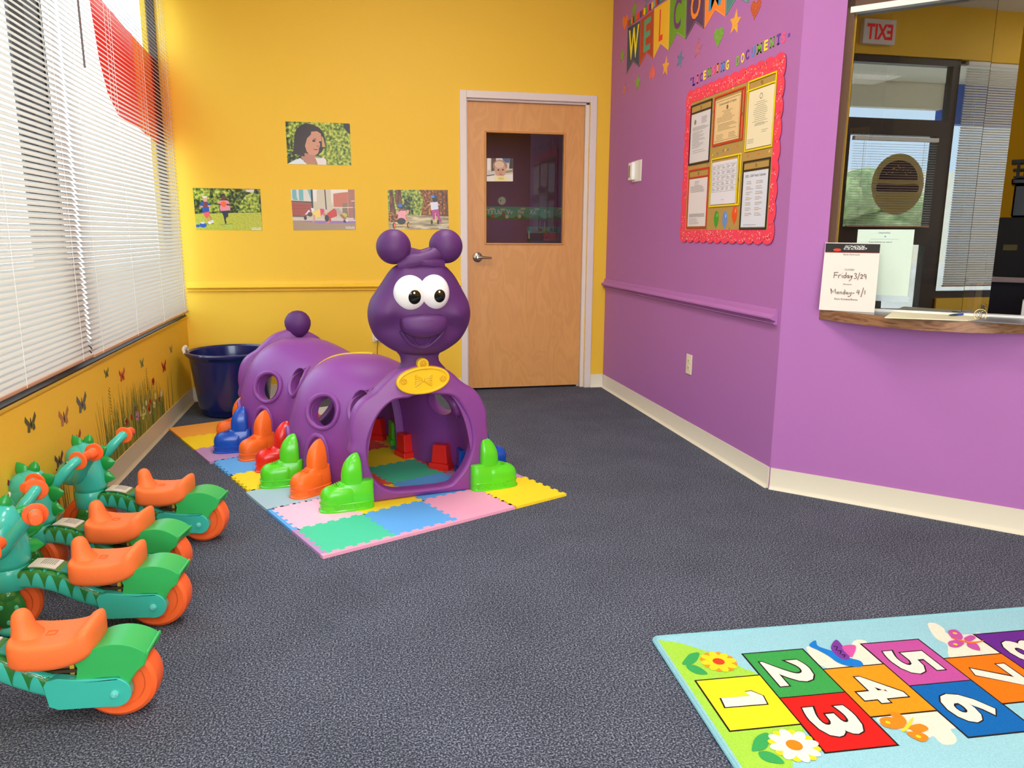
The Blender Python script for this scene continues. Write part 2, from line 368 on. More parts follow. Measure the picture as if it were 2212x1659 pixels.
# ------------------------------------------------------------------ mini blinds
SLAT = bpy.data.materials.new('blind_slat'); SLAT.use_nodes = True; nt = SLAT.node_tree; nt.nodes.clear()
o = nt.nodes.new('ShaderNodeOutputMaterial'); a = nt.nodes.new('ShaderNodeMixShader'); d1 = nt.nodes.new('ShaderNodeBsdfPrincipled'); t1 = nt.nodes.new('ShaderNodeBsdfTranslucent')
d1.inputs['Base Color'].default_value = lin('#CFCDCA'); d1.inputs['Roughness'].default_value = .45; t1.inputs[0].default_value = lin('#EFE3CB'); a.inputs[0].default_value = .15
nt.links.new(d1.outputs[0], a.inputs[1]); nt.links.new(t1.outputs[0], a.inputs[2]); nt.links.new(a.outputs[0], o.inputs[0])
def blind(name, label, x, y0, y1, z0, z1, tilt=52, pitch=.0218, wand=None, droop=0):
    t = thing(name, label, 'blind', (x, (y0+y1)/2, z0), group='white window blinds on the left wall')
    h = (y1-y0)/2; H = z1-z0
    m = M(); n = int((H-.05)/pitch); c, s_ = math.cos(math.radians(tilt)), math.sin(math.radians(tilt)); w = .0125
    for k in range(n):
        z = .02+k*pitch; vs = []
        for e in (-1, 1):
            for u in (-1, -.35, .35, 1):
                # room-side edge (+x) hangs low; the slat is slightly crowned
                b = .0016*(1-u*u)
                vs.append((u*w*c+b*s_, e*h, z-u*w*s_+b*c))
        m.add(vs, [(0, 1, 5, 4), (1, 2, 6, 5), (2, 3, 7, 6)])
    m.build('slats', SLAT, t)
    M().box(-.013, .013, -h, h, -.004, .010).build('bottom_rail', mat('#C79A7C', .4), t, bevel=.003)
    M().box(-.02, .02, -h, h, H-.035, H).build('headrail', WHITE, t, bevel=.003)
    k = max(2, int(2*h/.45))
    for i in range(k):
        m = M(); y = -h+.12+(2*h-.24)*i/(k-1)
        for xx in (-.0125, .0135): m.tube([(xx, y, .0), (xx, y, H-.02)], .0009, n=5)
        m.tube([(.0, y+.012, 0), (0, y+.012, H-.02)], .0008, n=5)
        m.build('ladder_cord', mat('#F4F2EC', .6), t)
    if wand is not None:
        M().tube([(.03, wand[0]-(y0+y1)/2, H-.04), (.032, wand[0]-(y0+y1)/2+.012, wand[1]-z0)], .0045, n=6).build('tilt_wand', mat('#7C6A68', .3, trans=.2), t)
    return t
blind('window_blind', 'white mini blind over the nearer left window, its lower right corner uneven', XL+.020, 1.0, 3.545, .650, 2.71)
blind('window_blind', 'white mini blind over the farther left window, next to the yellow corner', XL+.024, 3.555, 5.535, .648, 2.71, tilt=50, wand=(3.72, 1.86))
blind('window_blind', 'short white mini blind on the glass entrance door, mirrored in the counter glass', XL+.01, -.09, .76, 1.26, 2.04, tilt=12)
blind('window_blind', 'tall white mini blind beside the entrance door, mirrored in the counter glass', XL+.02, -1.6, -.30, .72, 2.70, tilt=50)
# ------------------------------------------------------------------ foam play mat
def keep_world(o, parent):
    o.matrix_parent_inverse = (Matrix.Translation(parent.location) @ Matrix.Rotation(parent.rotation_euler[2], 4, 'Z')).inverted(); return o
MX, MY, MA, MS, MT = -.1431, 2.7151, .437, .28759, .012
F_MAT = Frame((MX, MY, 0), (math.cos(MA), math.sin(MA), 0), (-math.sin(MA), math.cos(MA), 0))
E0 = .022
FOAM = dict(green='#50CFA2', blue='#66AEF0', pink='#F4A8C4', yellow='#FFDD2B', grey='#A9C3D0', lilac='#BE93C2', orange='#FFAE49', red='#F2564C', white='#D9DAD6', rose='#FBC4DA')
def foam(c): return mat(FOAM[c], .75, .25, bump=(900, .25))
ROWS = ['green blue pink yellow', 'rose yellow blue lilac', 'grey red green red', 'yellow pink yellow green', 'blue yellow red orange', 'lilac orange green pink', 'yellow blue green red', 'orange green red white']
def seam(n=5):
    """interlocking dovetail edge from 0 to 1, deviation in units of tile size"""
    pts = [(0, 0)]; d = .045; st = 1/(n*2+1)
    for k in range(n*2+1):
        a, b = k*st, (k+1)*st; s_ = d/2 if k % 2 else -d/2
        g = .006 if k % 2 else -.006
        pts += [(a-(0 if k == 0 else .0)-(g if 0 < k else 0), s_), (b+(g if k < n*2 else 0), s_)]
    pts.append((1, 0)); return pts
SEAM = seam()
def edge(p, q, kind):
    """points of one tile side from p towards q (q left out); kind 's' straight, 't' toothed"""
    if kind == 's': return [p]
    fl = (q[0]+q[1]) < (p[0]+p[1])
    a, b = (q, p) if fl else (p, q)          # always walk a shared seam the same way
    dx, dy = b[0]-a[0], b[1]-a[1]
    out = [(a[0]+dx*t-dy*e, a[1]+dy*t+dx*e) for t, e in SEAM]
    if fl: out.reverse()
    return out[:-1]
CN = ['leftmost', 'second from the left', 'third from the left', 'rightmost']
RN = ['front', 'second', 'third', 'fourth', 'fifth', 'sixth', 'seventh', 'rearmost']
for r, row in enumerate(ROWS):
    for c, col in enumerate(row.split()):
        x0, y0 = E0+c*MS, E0+r*MS; x1, y1 = x0+MS, y0+MS
        kb = 's' if (r == 0 and c == 3) else 't'
        kl = 't'
        if c == 0 and r in (2, 5, 6, 7): kl = 's'; x0 -= E0
        kr = 't' if (c < 3 or r == 0) else 's'
        if r == 0 and c == 3: y0 -= E0
        ks = 't' if r < 7 else 's'
        pts = edge((x0, y0), (x1, y0), kb)+edge((x1, y0), (x1, y1), kr)+edge((x1, y1), (x0, y1), ks)+edge((x0, y1), (x0, y0), kl)
        o = M().prism(F_MAT, pts, 0, MT).build('foam_tile', foam(col), smooth=False)
        cc = {'rose': 'light pink', 'white': 'pale grey', 'grey': 'grey-blue'}.get(col, col)
        tag(o, '%s interlocking foam tile of the play mat, %s row, %s' % (cc, RN[r], CN[c]), 'foam tile', 'foam tiles of the play mat')
def strip(a, b, c, col, lab, side):
    if side == 'f': x0, x1, y0, y1 = E0+a*MS, E0+b*MS, 0, E0; pts = [(x0-(E0 if a == 0 else 0), 0), (x1, 0)]+list(reversed(edge((x0, y1), (x1, y1), 't')+[(x1, y1)]))+([(0, E0)] if a == 0 else [])
    else:
        y0, y1 = E0+a*MS, E0+b*MS; pts = [(0, y0), (E0, y0)]+edge((E0, y0), (E0, y1), 't')[1:]+[(E0, y1), (0, y1)]
    tag(M().prism(F_MAT, pts, 0, MT).build('foam_edge_strip', foam(col), smooth=False), lab, 'edge strip', 'edge strips of the play mat')
strip(0, 1, 0, 'pink', 'pink foam edge strip in front of the green corner tile', 'f')
strip(1, 2, 0, 'pink', 'pink foam edge strip in front of the front blue tile', 'f')
strip(2, 3, 0, 'pink', 'pink foam edge strip in front of the front pink tile', 'f')
strip(0, 1, 0, 'lilac', 'lilac foam edge strip left of the green corner tile', 'l')
strip(1, 2, 0, 'blue', 'light blue foam edge strip left of the light pink tile', 'l')
# ------------------------------------------------------------------ caterpillar tunnel
from mathutils.bvhtree import BVHTree
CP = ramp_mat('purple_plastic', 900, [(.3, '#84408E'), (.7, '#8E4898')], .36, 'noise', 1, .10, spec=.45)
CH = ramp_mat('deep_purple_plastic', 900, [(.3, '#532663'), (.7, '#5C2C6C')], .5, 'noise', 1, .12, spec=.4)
cat = thing('caterpillar_tunnel', 'big purple plastic caterpillar crawl tunnel with coloured boots, standing on the foam mat', 'play tunnel', (-.03, 3.95, MT))
def W(mb, name, m, parent=cat, **k): return keep_world(mb.build(name, m, parent, **k), cat) if parent is cat else mb.build(name, m, parent, **k)
ua = math.atan2(.2014, .9795)
def panel_frame(c, a): return Frame((c[0], c[1], 0), (math.cos(a), math.sin(a), 0), (0, 0, 1))
F_FR = panel_frame((.28, 3.30), ua)
def tr(fr, pts, x0, y0, s, c=0): return [fr.px(x/s+x0, y/s+y0, c) for x, y in pts]
outer = tr(F_FR, [(275, 1556), (262, 1385), (190, 1370), (160, 1300), (150, 1130), (95, 1112), (68, 1070), (85, 980), (76, 900), (90, 760), (130, 650), (200, 565), (310, 490), (375, 420), (500, 305), (620, 245), (770, 205), (920, 222), (1060, 290), (1150, 372), (1205, 410), (1290, 462), (1360, 560), (1405, 680), (1408, 800), (1422, 920), (1402, 965), (1365, 980), (1352, 1220), (1280, 1235), (1262, 1428)], 740, 740, 4.485)
inner = tr(F_FR, [(245, 1000), (250, 1150), (290, 1290), (370, 1385), (470, 1428), (600, 1430), (1000, 1385), (1100, 1320), (1190, 1200), (1245, 1050), (1260, 920), (1230, 760), (1170, 640), (1100, 545), (1030, 511), (930, 507), (810, 500), (700, 516), (640, 540), (560, 548), (480, 575), (390, 655), (320, 760), (270, 880)], 740, 740, 4.485)
outer[0] = (outer[0][0], MT); outer[-1] = (outer[-1][0], MT)
def by_angle(loop, c, N=144, far=True):
    out = []
    for k in range(N):
        t = 2*PI*k/N-PI/2; dx, dy = math.cos(t), math.sin(t); best = None
        for i in range(len(loop)):
            (x0, y0), (x1, y1) = loop[i], loop[(i+1) % len(loop)]
            ex, ey = x1-x0, y1-y0; det = dx*(-ey)+ex*dy
            if abs(det) < 1e-12: continue
            rx, ry = x0-c[0], y0-c[1]
            s_ = (rx*(-ey)+ex*ry)/det; u = (dx*ry-dy*rx)/det
            if s_ > 0 and -1e-9 <= u <= 1+1e-9:
                if best is None or (s_ > best if far else s_ < best): best = s_
        out.append((c[0]+dx*best, c[1]+dy*best))
    return out
def panel(fr, th=.055):
    oc = (0, .27); O = [tuple(q) for q in spline(outer, 4, False)]; I = [tuple(q) for q in spline(inner, 4, True)]
    A = by_angle(O, oc); B_ = by_angle(I, oc); loops = []
    def mix(d, from_outer):
        r = []
        for (ax, ay), (bx, by) in zip(A, B_):
            L = math.hypot(bx-ax, by-ay); k = d/L
            r.append((ax+(bx-ax)*k, ay+(by-ay)*k) if from_outer else (bx+(ax-bx)*k, by+(ay-by)*k))
        return r
    for pts, c in ((A, -th), (A, -.018), (mix(.004, 1), -.007), (mix(.014, 1), 0), (mix(.022, 0), .001), (mix(.012, 0), .006), (mix(.004, 0), .002), (B_, -.010), (B_, -th)):
        loops.append([fr.p(a, max(b, MT), c) for a, b in pts])
    return M().loft(loops, close=True)
W(panel(F_FR), 'front_panel', CP, ang=50)
F_RR = panel_frame((-.355, 4.64), .26)
W(panel(F_RR), 'rear_panel', CP, ang=50)
LS = [(-.005, 3.29), (-.045, 3.39), (-.085, 3.465), (-.150, 3.515), (-.290, 3.605), (-.340, 3.70), (-.330, 3.80), (-.320, 3.90)]
RS = [(.545, 3.36), (.545, 3.48), (.54, 3.60), (.50, 3.71), (.41, 3.785), (.35, 3.86), (.30, 3.96), (.255, 4.05)]
HS = [.555, .540, .512, .528, .580, .597, .582, .560]
def segment(dx, dy):
    n = 5; L = spline(LS, n); R = spline(RS, n); Hh = spline([(h,) for h in HS], n); loops = []; K = 40; ex = 2/2.6
    for l, r, h in zip(L, R, Hh):
        mid = (l+r)/2; hv = (r-l)/2; w = np.linalg.norm(hv); lp = []
        for rr, seq in ((0, range(K+1)), (.035, range(K, -1, -1))):
            for k in seq:
                t = PI*k/K; cx = -math.copysign(abs(math.cos(t))**ex, math.cos(t)); z = max(math.sin(t), 0)**ex
                q = mid+hv/w*(w-rr)*cx; lp.append((q[0]+dx, q[1]+dy, MT+(h[0]-MT-rr)*z))
        loops.append(lp)
    return M().loft(loops)
def cut(o, cutters):
    for c in cutters:
        md = o.modifiers.new('c', 'BOOLEAN'); md.operation = 'DIFFERENCE'; md.object = c; md.solver = 'EXACT'
    bpy.context.view_layer.update(); dg = bpy.context.evaluated_depsgraph_get()
    me = bpy.data.meshes.new_from_object(o.evaluated_get(dg)); o.modifiers.clear(); o.data = me
    for c in cutters: bpy.data.objects.remove(c)
    me.polygons.foreach_set('use_smooth', [True]*len(me.polygons)); me.set_sharp_from_angle(angle=math.radians(40))
def on_surface(bvh, p, d, up=.0):
    h = bvh.ray_cast(Vector(p)-Vector(d)*.4, Vector(d))
    return None if h[0] is None else h[0]-Vector(d)*up
WINS = [((-.188, 3.527, .378), (-.646, -.764)), ((.46, 3.75, .385), (.60, .80)), ((-.055, 3.40, .435), (-.84, -.54)), ((.545, 3.50, .42), (1, .02))]
ARCH = [((-.195, 3.54), (-.66, -.75)), ((-.325, 3.71), (-1, -.03)), ((.46, 3.75), (.60, .80)), ((.30, 3.96), (.88, .45))]
segs = []
for (dx, dy) in ((0, 0), (-.31, .64)):
    mb = segment(dx, dy); bvh = BVHTree.FromPolygons([Vector(v) for v in mb.v], mb.f)
    o = mb.build('tunnel_segment', CP, ang=50); cs = []
    rims = M(); rr = .070; rimlist = []
    for (x, y, z), (nx, ny) in WINS:
        n = Vector((-nx, -ny, -.30)).normalized(); c = Vector((x+dx, y+dy, z))
        s_ = on_surface(bvh, c, n)
        if s_ is None: continue
        a = n.cross(Vector((0, 0, 1))).normalized(); b = n.cross(a)
        cs.append(M().lathe([(rr, -.12), (rr, .20)], None, 40, s_, n).build('cutter', None, smooth=False))
        ring = []
        for k in range(40):
            t = 2*PI*k/40; q = on_surface(bvh, s_+a*math.cos(t)*(rr+.007)+b*math.sin(t)*(rr+.010), n, .003)
            if q is not None: ring.append(q)
        rims.tube(ring, .0115, n=10, closed=True)
        # inner sleeve of the round window
        rims.lathe([(rr+.002, -.004), (rr-.001, .0), (rr-.002, .045), (rr+.003, .045)], None, 40, s_, n, caps=False); rimlist.append(rims); rims = M()
    cut(o, cs); o.parent = cat; keep_world(o, cat)
    for rims in rimlist: rims.build('window_rim', CP, o)
    for (x, y), (nx, ny) in ARCH:
        ar = M(); n = Vector((-nx, -ny, 0)).normalized(); a = n.cross(Vector((0, 0, 1))).normalized(); path = []
        for k in range(25):
            t = PI*k/24; w = .060*math.cos(t); z = .02+.235*(math.sin(t)**.55)
            q = on_surface(bvh, Vector((x+dx, y+dy, z))+a*w, n, .002)
            if q is not None: path.append(q)
        if len(path) > 4: ar.tube(path, .0135, n=10); ar.build('boot_arch', CP, o)
    segs.append((o, bvh))
    lp = [Vector(q) for q in mb.v[:82]]; le = [Vector(q) for q in mb.v[-82:]]
    for L_, nx in ((lp[:41], [Vector(q) for q in mb.v[82:123]]), (le[:41], [Vector(q) for q in mb.v[-164:-123]])):
        M().tube([q.lerp(w, .3) for q, w in zip(L_, nx)], .0085, n=8).build('end_flange', CP, o)
# yellow strap across the top
bvh = segs[0][1]; mb = M(); a0, a1 = Vector((-.225, 3.865, .7)), Vector((.085, 3.80, .7)); st = []
for k in range(17):
    p = a0.lerp(a1, k/16); row = []
    wd_ = .026*math.sin(PI*(k+.6)/17.2)**.3
    for e in (-wd_, wd_):
        q = bvh.ray_cast(p+Vector((.2*e, e, 0)), Vector((0, 0, -1)))[0]; row.append(q)
    st.append(row)
mb.loft([[r[0]+Vector((0, 0, -.004)), r[1]+Vector((0, 0, -.004)), r[1]+Vector((0, 0, .006)), r[0]+Vector((0, 0, .006))] for r in st])
W(mb, 'yellow_strap', mat('#FFE12A', .4), smooth=False)['label'] = 'bright yellow strap'
# ---- head
hc = (705, 1010)
ho = tr(F_FR, [(455, 478), (375, 545), (300, 655), (220, 775), (152, 885), (128, 1020), (146, 1150), (210, 1285), (310, 1372), (400, 1428), (480, 1462), (600, 1482), (715, 1486), (830, 1480), (930, 1455), (1050, 1385), (1150, 1300), (1230, 1160), (1260, 1020), (1236, 880), (1170, 750), (1100, 620), (1035, 535), (965, 478), (860, 450), (715, 440), (570, 450)], 770, 480, 5.185, -.03)
hcc = F_FR.px(hc[0]/5.185+770, hc[1]/5.185+480, -.03)
HO = spline(ho, 5, True); HO = by_angle([tuple(q) for q in HO], hcc, 96)
def hp(x, y): return F_FR.px(x/5.185+770, y/5.185+480, .06)
CHK = [(hp(300, 1030), .036, .030), (hp(1140, 1040), .032, .026), (hp(400, 1180), .036, -.022), (hp(1070, 1170), .034, -.020), (hp(700, 640), .07, -.010)]
loops = []; NJ = 40
for j in range(1, NJ):
    ph = PI*j/NJ; r = math.sin(ph)**.9; co = math.cos(ph); lp = []
    for (a, b) in HO:
        A_ = hcc[0]+(a-hcc[0])*r; B_ = hcc[1]+(b-hcc[1])*r
        c = (.115 if co > 0 else .10)*math.copysign(abs(co)**.85, co)
        if co > 0:
            for (q, sg, am) in CHK: c += am*math.exp(-((A_-q[0])**2+(B_-q[1])**2)/(2*sg*sg))*min(1, co*3)
        lp.append(F_FR.p(A_, B_, c-.03))
    loops.append(lp)
mb = M(); mb.loft(loops); hb = BVHTree.FromPolygons([Vector(v) for v in mb.v], mb.f)
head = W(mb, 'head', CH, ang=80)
def on_head(x, y, up=0):
    """point of the face seen at zoom pixel (x, y)"""
    q = Vector(F_FR.p(*F_FR.px(x/5.185+770, y/5.185+480, .08), .3)); t = Vector(F_FR.p(*F_FR.px(x/5.185+770, y/5.185+480, .08), .0))
    d = (t-q).normalized(); h = hb.ray_cast(q, d)[0]
    return (h if h is not None else t)-d*up
rot = Matrix.Rotation(ua, 3, 'Z')
EW = mat('#F4EFEE', .16, .5, coat=.5); BLK = mat('#060608', .12, .6)
for cx, cy, rx, rz, px_, py_, nm in ((622, 806, .0720, .0780, 662, 842, 'left'), (890, 795, .0670, .0775, 940, 828, 'right')):
    p = on_head(cx, cy)+Vector(F_FR.en)*.012
    c = p-Vector(F_FR.en)*.030
    e = M().ell(c, (rx, .052, rz), n=40, k=24, rot=rot).build('eye', EW, head); e['label'] = 'glossy white eye'
    q = on_head(px_, py_); u_ = F_FR.px(px_/5.185+770, py_/5.185+480, .12)
    a, b = F_FR.px(px_/5.185+770, py_/5.185+480, .11); la = np.dot(np.array(c)-F_FR.o, F_FR.ex); lb = np.dot(np.array(c)-F_FR.o, F_FR.ey)
    cc = np.dot(np.array(c)-F_FR.o, F_FR.en)
    def lens(r, lift, n=28, rings=5, ox=0, oy=0):
        mb = M(); L = []
        for jj in range(rings+1):
            rr_ = r*max(jj/rings, .02); L.append([])
            for i in range(n):
                A_ = a+ox+rr_*math.cos(2*PI*i/n); B_ = b+oy+rr_*1.08*math.sin(2*PI*i/n)
                k = 1-((A_-la)/rx)**2-((B_-lb)/rz)**2; L[-1].append(F_FR.p(A_, B_, cc+.052*math.sqrt(max(k, .02))+lift))
        mb.loft(L, cap0=True, cap1=False); return mb
    lens(.0275 if nm == 'left' else .0255, .0008).build('pupil', BLK, head)
    lens(.0042, .0016, 12, 2, -.003, .018).build('pupil_highlight', mat('#FFFFFF', .3), head)
n0 = on_head(752, 1130); mb = M(); lo = []
for j in range(1, 24):
    t = PI*j/24; sr = math.sin(t)**.62; lo.append([])
    for i in range(36):
        s_ = 2*PI*i/36; ca, sa = math.cos(s_), math.sin(s_)
        q = Vector((.099*-math.cos(t), math.copysign(abs(ca)**.9, ca)*.062*sr, math.copysign(abs(sa)**.8, sa)*.050*sr*(1.0)))
        q.z += -.018*math.sin(t)+.006; lo[-1].append(n0-Vector(F_FR.en)*.004+rot @ q)
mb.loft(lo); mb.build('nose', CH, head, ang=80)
def groove(pts, r): return [on_head(x, y, r*.1) for x, y in [tuple(q) for q in spline(pts, 6)]]
mb = M(); mb.tube(groove([(510, 1222), (560, 1300), (620, 1365), (700, 1402), (760, 1408), (820, 1392), (900, 1325), (996, 1215)], .005), [.003]+[.0085]*41+[.003], n=8)
mb.tube(groove([(640, 1280), (655, 1335), (700, 1385), (760, 1392), (815, 1370), (840, 1320), (845, 1280)], .003), .0055, n=8)
mb.build('mouth', CH, head)
def hpt(x, y, c=-.03): return Vector(F_FR.p(*F_FR.px(x/5.185+770, y/5.185+480, c), c))
for x, y in ((415, 275), (1000, 270)):
    M().ell(hpt(x, y), (.0735, .070, .0735), n=40, k=24, rot=rot).build('antenna', CH, head)
mb = M(); mb.tube([hpt(*q) for q in [tuple(v) for v in spline([(480, 330), (600, 360), (715, 385), (830, 355), (940, 320)], 5)]], [.030]*21, n=16)
mb.tube([hpt(500, 480, -.03), hpt(600, 440, -.005), hpt(715, 425, .0), hpt(840, 380, .0), hpt(950, 320, -.02)], [.040, .036, .030, .030, .035], n=14)
mb.tube([hpt(930, 470, -.02), hpt(840, 450, .0), hpt(715, 430, .0), hpt(590, 380, -.02)], [.035, .032, .03, .02], n=14)
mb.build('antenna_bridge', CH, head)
mb = M(); lo = []
for xl, xr, y in ((455, 975, 1440), (488, 938, 1478), (503, 922, 1510), (508, 928, 1560), (492, 955, 1600), (455, 1000, 1650), (430, 1030, 1700)):
    p0, p1 = hpt(xl, y), hpt(xr, y); c = (p0+p1)/2; w = (p1-p0).length/2; z = c.z
    lo.append([c+rot @ Vector((math.copysign(abs(math.cos(t))**.7, math.cos(t))*w, math.copysign(abs(math.sin(t))**.8, math.sin(t))*.034-(-.012), 0)) for t in (2*PI*i/32 for i in range(32))])
mb.loft(lo); mb.build('neck', CH, head, ang=80)
# ---- yellow name badge
BY = mat('#F9C81E', .38); mb = M()
bc = tr(F_FR, [(772, 358)], 740, 740, 4.485)[0]; kc = tr(F_FR, [(770, 203)], 740, 740, 4.485)[0]
ry_, rx_ = .0295, .0605
def badge_out(g):
    o = []
    for q in circle(0, 0, 1, 72): o.append((bc[0]+q[0]*(.1195-g), bc[1]+q[1]*(.0605-g)+q[0]*0.006))
    return o
mb.prism(F_FR, badge_out(0), -.004, .018); mb.prism(F_FR, circle(kc[0], kc[1], .0255, 28), -.03, .018); mb.box(kc[0]-.020, kc[0]+.020, bc[1]+.045, kc[1], -.004, .018, fr=F_FR)
mb.tube([F_FR.p(a, b, .018) for a, b in badge_out(.006)], .0072, n=8, closed=True); mb.tube([F_FR.p(a, b, .018) for a, b in circle(kc[0], kc[1], .020, 24)], .0045, n=8, closed=True)
bad = W(mb, 'name_badge', BY, ang=40); bad['label'] = 'yellow oval badge with a moulded bow tie'
BD = mat('#E3B01A', .45)
for q in [kc]+tr(F_FR, [(583, 374), (960, 342)], 740, 740, 4.485):
    mb = M(); mb.tube([F_FR.p(a, b, .0185) for a, b in circle(q[0], q[1], .0125, 20)], .0026, n=6, closed=True)
    for t in (.7, 2.2): mb.tube([F_FR.p(q[0]-.009*math.cos(t), q[1]-.009*math.sin(t), .0188), F_FR.p(q[0]+.009*math.cos(t), q[1]+.009*math.sin(t), .0188)], .0026, n=6)
    mb.build('badge_screw', BD, bad)
mb = M(); q = bc
for sg in (-1, 1):
    for k in range(5):
        t = (k-2)*.30; mb.tube([F_FR.p(q[0]+sg*.006, q[1]+.003*(k-2), .0185), F_FR.p(q[0]+sg*.022, q[1]+.022*math.sin(t)*1.1, .0195), F_FR.p(q[0]+sg*.038, q[1]+.040*math.sin(t)*1.05, .0185)], [.003, .0062, .0052], n=8)
mb.ell(F_FR.p(q[0], q[1], .0185), (.006, .004, .009), n=12, k=8); mb.build('bow_tie', mat('#EFBD1C', .4), bad)
# ---- tail
tc_ = F_RR.px(643, 697, -.02); mb = M(); tp = Vector(F_RR.p(tc_[0], tc_[1], -.02))
lo = []
for z, r in ((-.098, .012), (-.085, .030), (-.065, .050), (-.04, .066), (-.015, .075), (.01, .076), (.035, .067), (.055, .050), (.068, .028), (.072, .006)):
    lo.append([tp+Vector((r*math.cos(2*PI*i/32), .75*r*math.sin(2*PI*i/32), z)) for i in range(32)])
mb.loft(lo); W(mb, 'tail', CH, ang=80)
# ---- boots
BC = dict(green='#57CE23', orange='#FF6F1E', blue='#1450B8', red='#E8261F')
def slice_(x0, x1, hw, z, n=36, e=2.6, fl=0):
    cx, rx = (x0+x1)/2, (x1-x0)/2; o = []
    for i in range(n):
        t = 2*PI*i/n; c, s_ = math.cos(t), math.sin(t)
        xx = math.copysign(abs(c)**(2/(e if c > 0 else 6)), c)
        o.append((cx+rx*xx, hw*math.copysign(abs(s_)**(2/3), s_), z))
    return o
def boot(colr, toe, deg, lab, plug=None, full=True):
    a = math.radians(deg); dx, dy = math.cos(a), math.sin(a); ox, oy = toe[0]-.125*dx, toe[1]-.125*dy
    def xf(mb):
        mb.v = [(ox+x*dx-y*dy, oy+x*dy+y*dx, MT+z) for x, y, z in mb.v]; return mb
    mt = mat(BC[colr], .22, .5, bump=(60, .05)) if colr != 'orange' else mat(BC[colr], .38, .45, bump=(500, .25))
    back = -.11 if full else -.078
    mb = M(); mb.loft([slice_(-.03, .112, .046, .026), slice_(-.03, .117, .048, .045), slice_(-.03, .118, .048, .062), slice_(-.03, .114, .046, .078), slice_(-.03, .107, .042, .090), slice_(-.03, .097, .036, .099), slice_(-.03, .084, .027, .105), slice_(-.03, .070, .015, .108)])
    mb.loft([slice_(back, .060, .044, .026), slice_(back, .060, .044, .060), slice_(back, .058, .040, .085), slice_(back, .052, .036, .102), slice_(back, .044, .034, .112), slice_(back, .036, .033, .118), slice_(back+.002, .032, .030, .1205)])
    mb.tube([(.055+.010*math.cos(t*1.0)*0, .0475*math.cos(t), .030+.0765*abs(math.sin(t))**.75) for t in (PI*i/16 for i in range(17))], .0018, n=5)
    mb.loft([slice_(-.062, .027, .036, .112, e=2.2), slice_(-.062, .026, .036, .150, e=2.2), slice_(-.061, .022, .034, .175, e=2.2), slice_(-.060, .014, .029, .197, e=2.2), slice_(-.057, .003, .022, .215, e=2.2), slice_(-.053, -.010, .014, .229, e=2.2), slice_(-.049, -.022, .007, .238, e=2.2), slice_(-.045, -.034, .002, .243, e=2.2)])
    o = W(xf(mb), 'boot', mt, ang=42); o['label'] = colr+' boot, '+lab
    mb = M(); mb.loft([slice_(back, .125, .053, 0), slice_(back, .125, .053, .006), slice_(back, .119, .050, .010), slice_(back, .119, .050, .030), slice_(back, .122, .052, .034), slice_(back, .114, .047, .037)])
    for sg in (-1, 1):
        for k in range(4):
            cx = -.075+k*.042
            mb.tube([(cx+.015*math.cos(t), sg*(.0500-.0*k), .030-.017*math.sin(t)) for t in (PI*i/8 for i in range(9))], .0022, n=5)
    xf(mb).build('sole', mt, o, ang=28)
    mb = M()
    for k in range(4):
        x = .036+k*.0085; z = .1175-k*.0030; mb.tube([(x, -.020, z-.003), (x+.001, 0, z+.002), (x, .020, z-.003)], .003, n=6)
    xf(mb).build('laces', mt, o)
    return o
for c_, toe, deg, lab, full in (('green', (-.175, 3.19), 191, 'left of the front opening', True), ('orange', (-.300, 3.372), 221, 'on the near segment, under its round window', True), ('green', (-.462, 3.575), 187, 'at the rear edge of the near segment', True),
        ('red', (-.512, 3.825), 190, 'half hidden behind the second green boot', True), ('orange', (-.605, 4.015), 221, 'on the far segment, under its round window', True), ('blue', (-.772, 4.215), 187, 'at the rear edge of the far segment', True),
        ('orange', (-.800, 4.475), 194, 'rearmost, behind the blue boot', True), ('green', (.730, 3.400), 11, 'right of the front opening', True), ('blue', (.742, 3.70), 10, 'peeping out behind the right front boot', True),
        ('red', (.60, 3.91), 52, 'on the hidden right side of the near segment', True), ('red', (.50, 4.14), 22, 'on the hidden right side, at the joint of the segments', True), ('green', (.42, 4.36), 14, 'on the hidden right side of the far segment', True), ('red', (.25, 4.56), 50, 'on the hidden right side of the far segment, rear', True)):
    boot(c_, toe, deg, lab, full=(lab.endswith('front opening') or lab.startswith('rearmost')))
# inner ends of the boots, plugged through the right wall
for c_, p, deg in (('red', (.405, 3.705), 236), ('blue', (.498, 3.60), 185), ('red', (.235, 3.955), 206), ('green', (.196, 4.23), 190), ('red', (.105, 4.325), 236), ('red', (-.155, 3.60), 41), ('green', (-.255, 3.70), 7)):
    a = math.radians(deg); mb = M()
    for x0, x1, w0, w1, z0, z1 in ((-.03, .030, .058, .054, 0, .030), (-.03, .020, .045, .036, .030, .125)):
        mb.add([(x, y*w, z) for z, w in ((z0, w0), (z1, w1)) for x, y in ((x0, -1), (x1, -1), (x1, 1), (x0, 1))], [(0, 1, 2, 3), (4, 5, 6, 7), (0, 1, 5, 4), (1, 2, 6, 5), (2, 3, 7, 6), (3, 0, 4, 7)])
    mb.v = [(p[0]+x*math.cos(a)-y*math.sin(a), p[1]+x*math.sin(a)+y*math.cos(a), MT+z) for x, y, z in mb.v]
    W(mb, 'boot_plug', mat(BC[c_], .35), smooth=False, bevel=.003)['label'] = c_+' inner end of a boot'
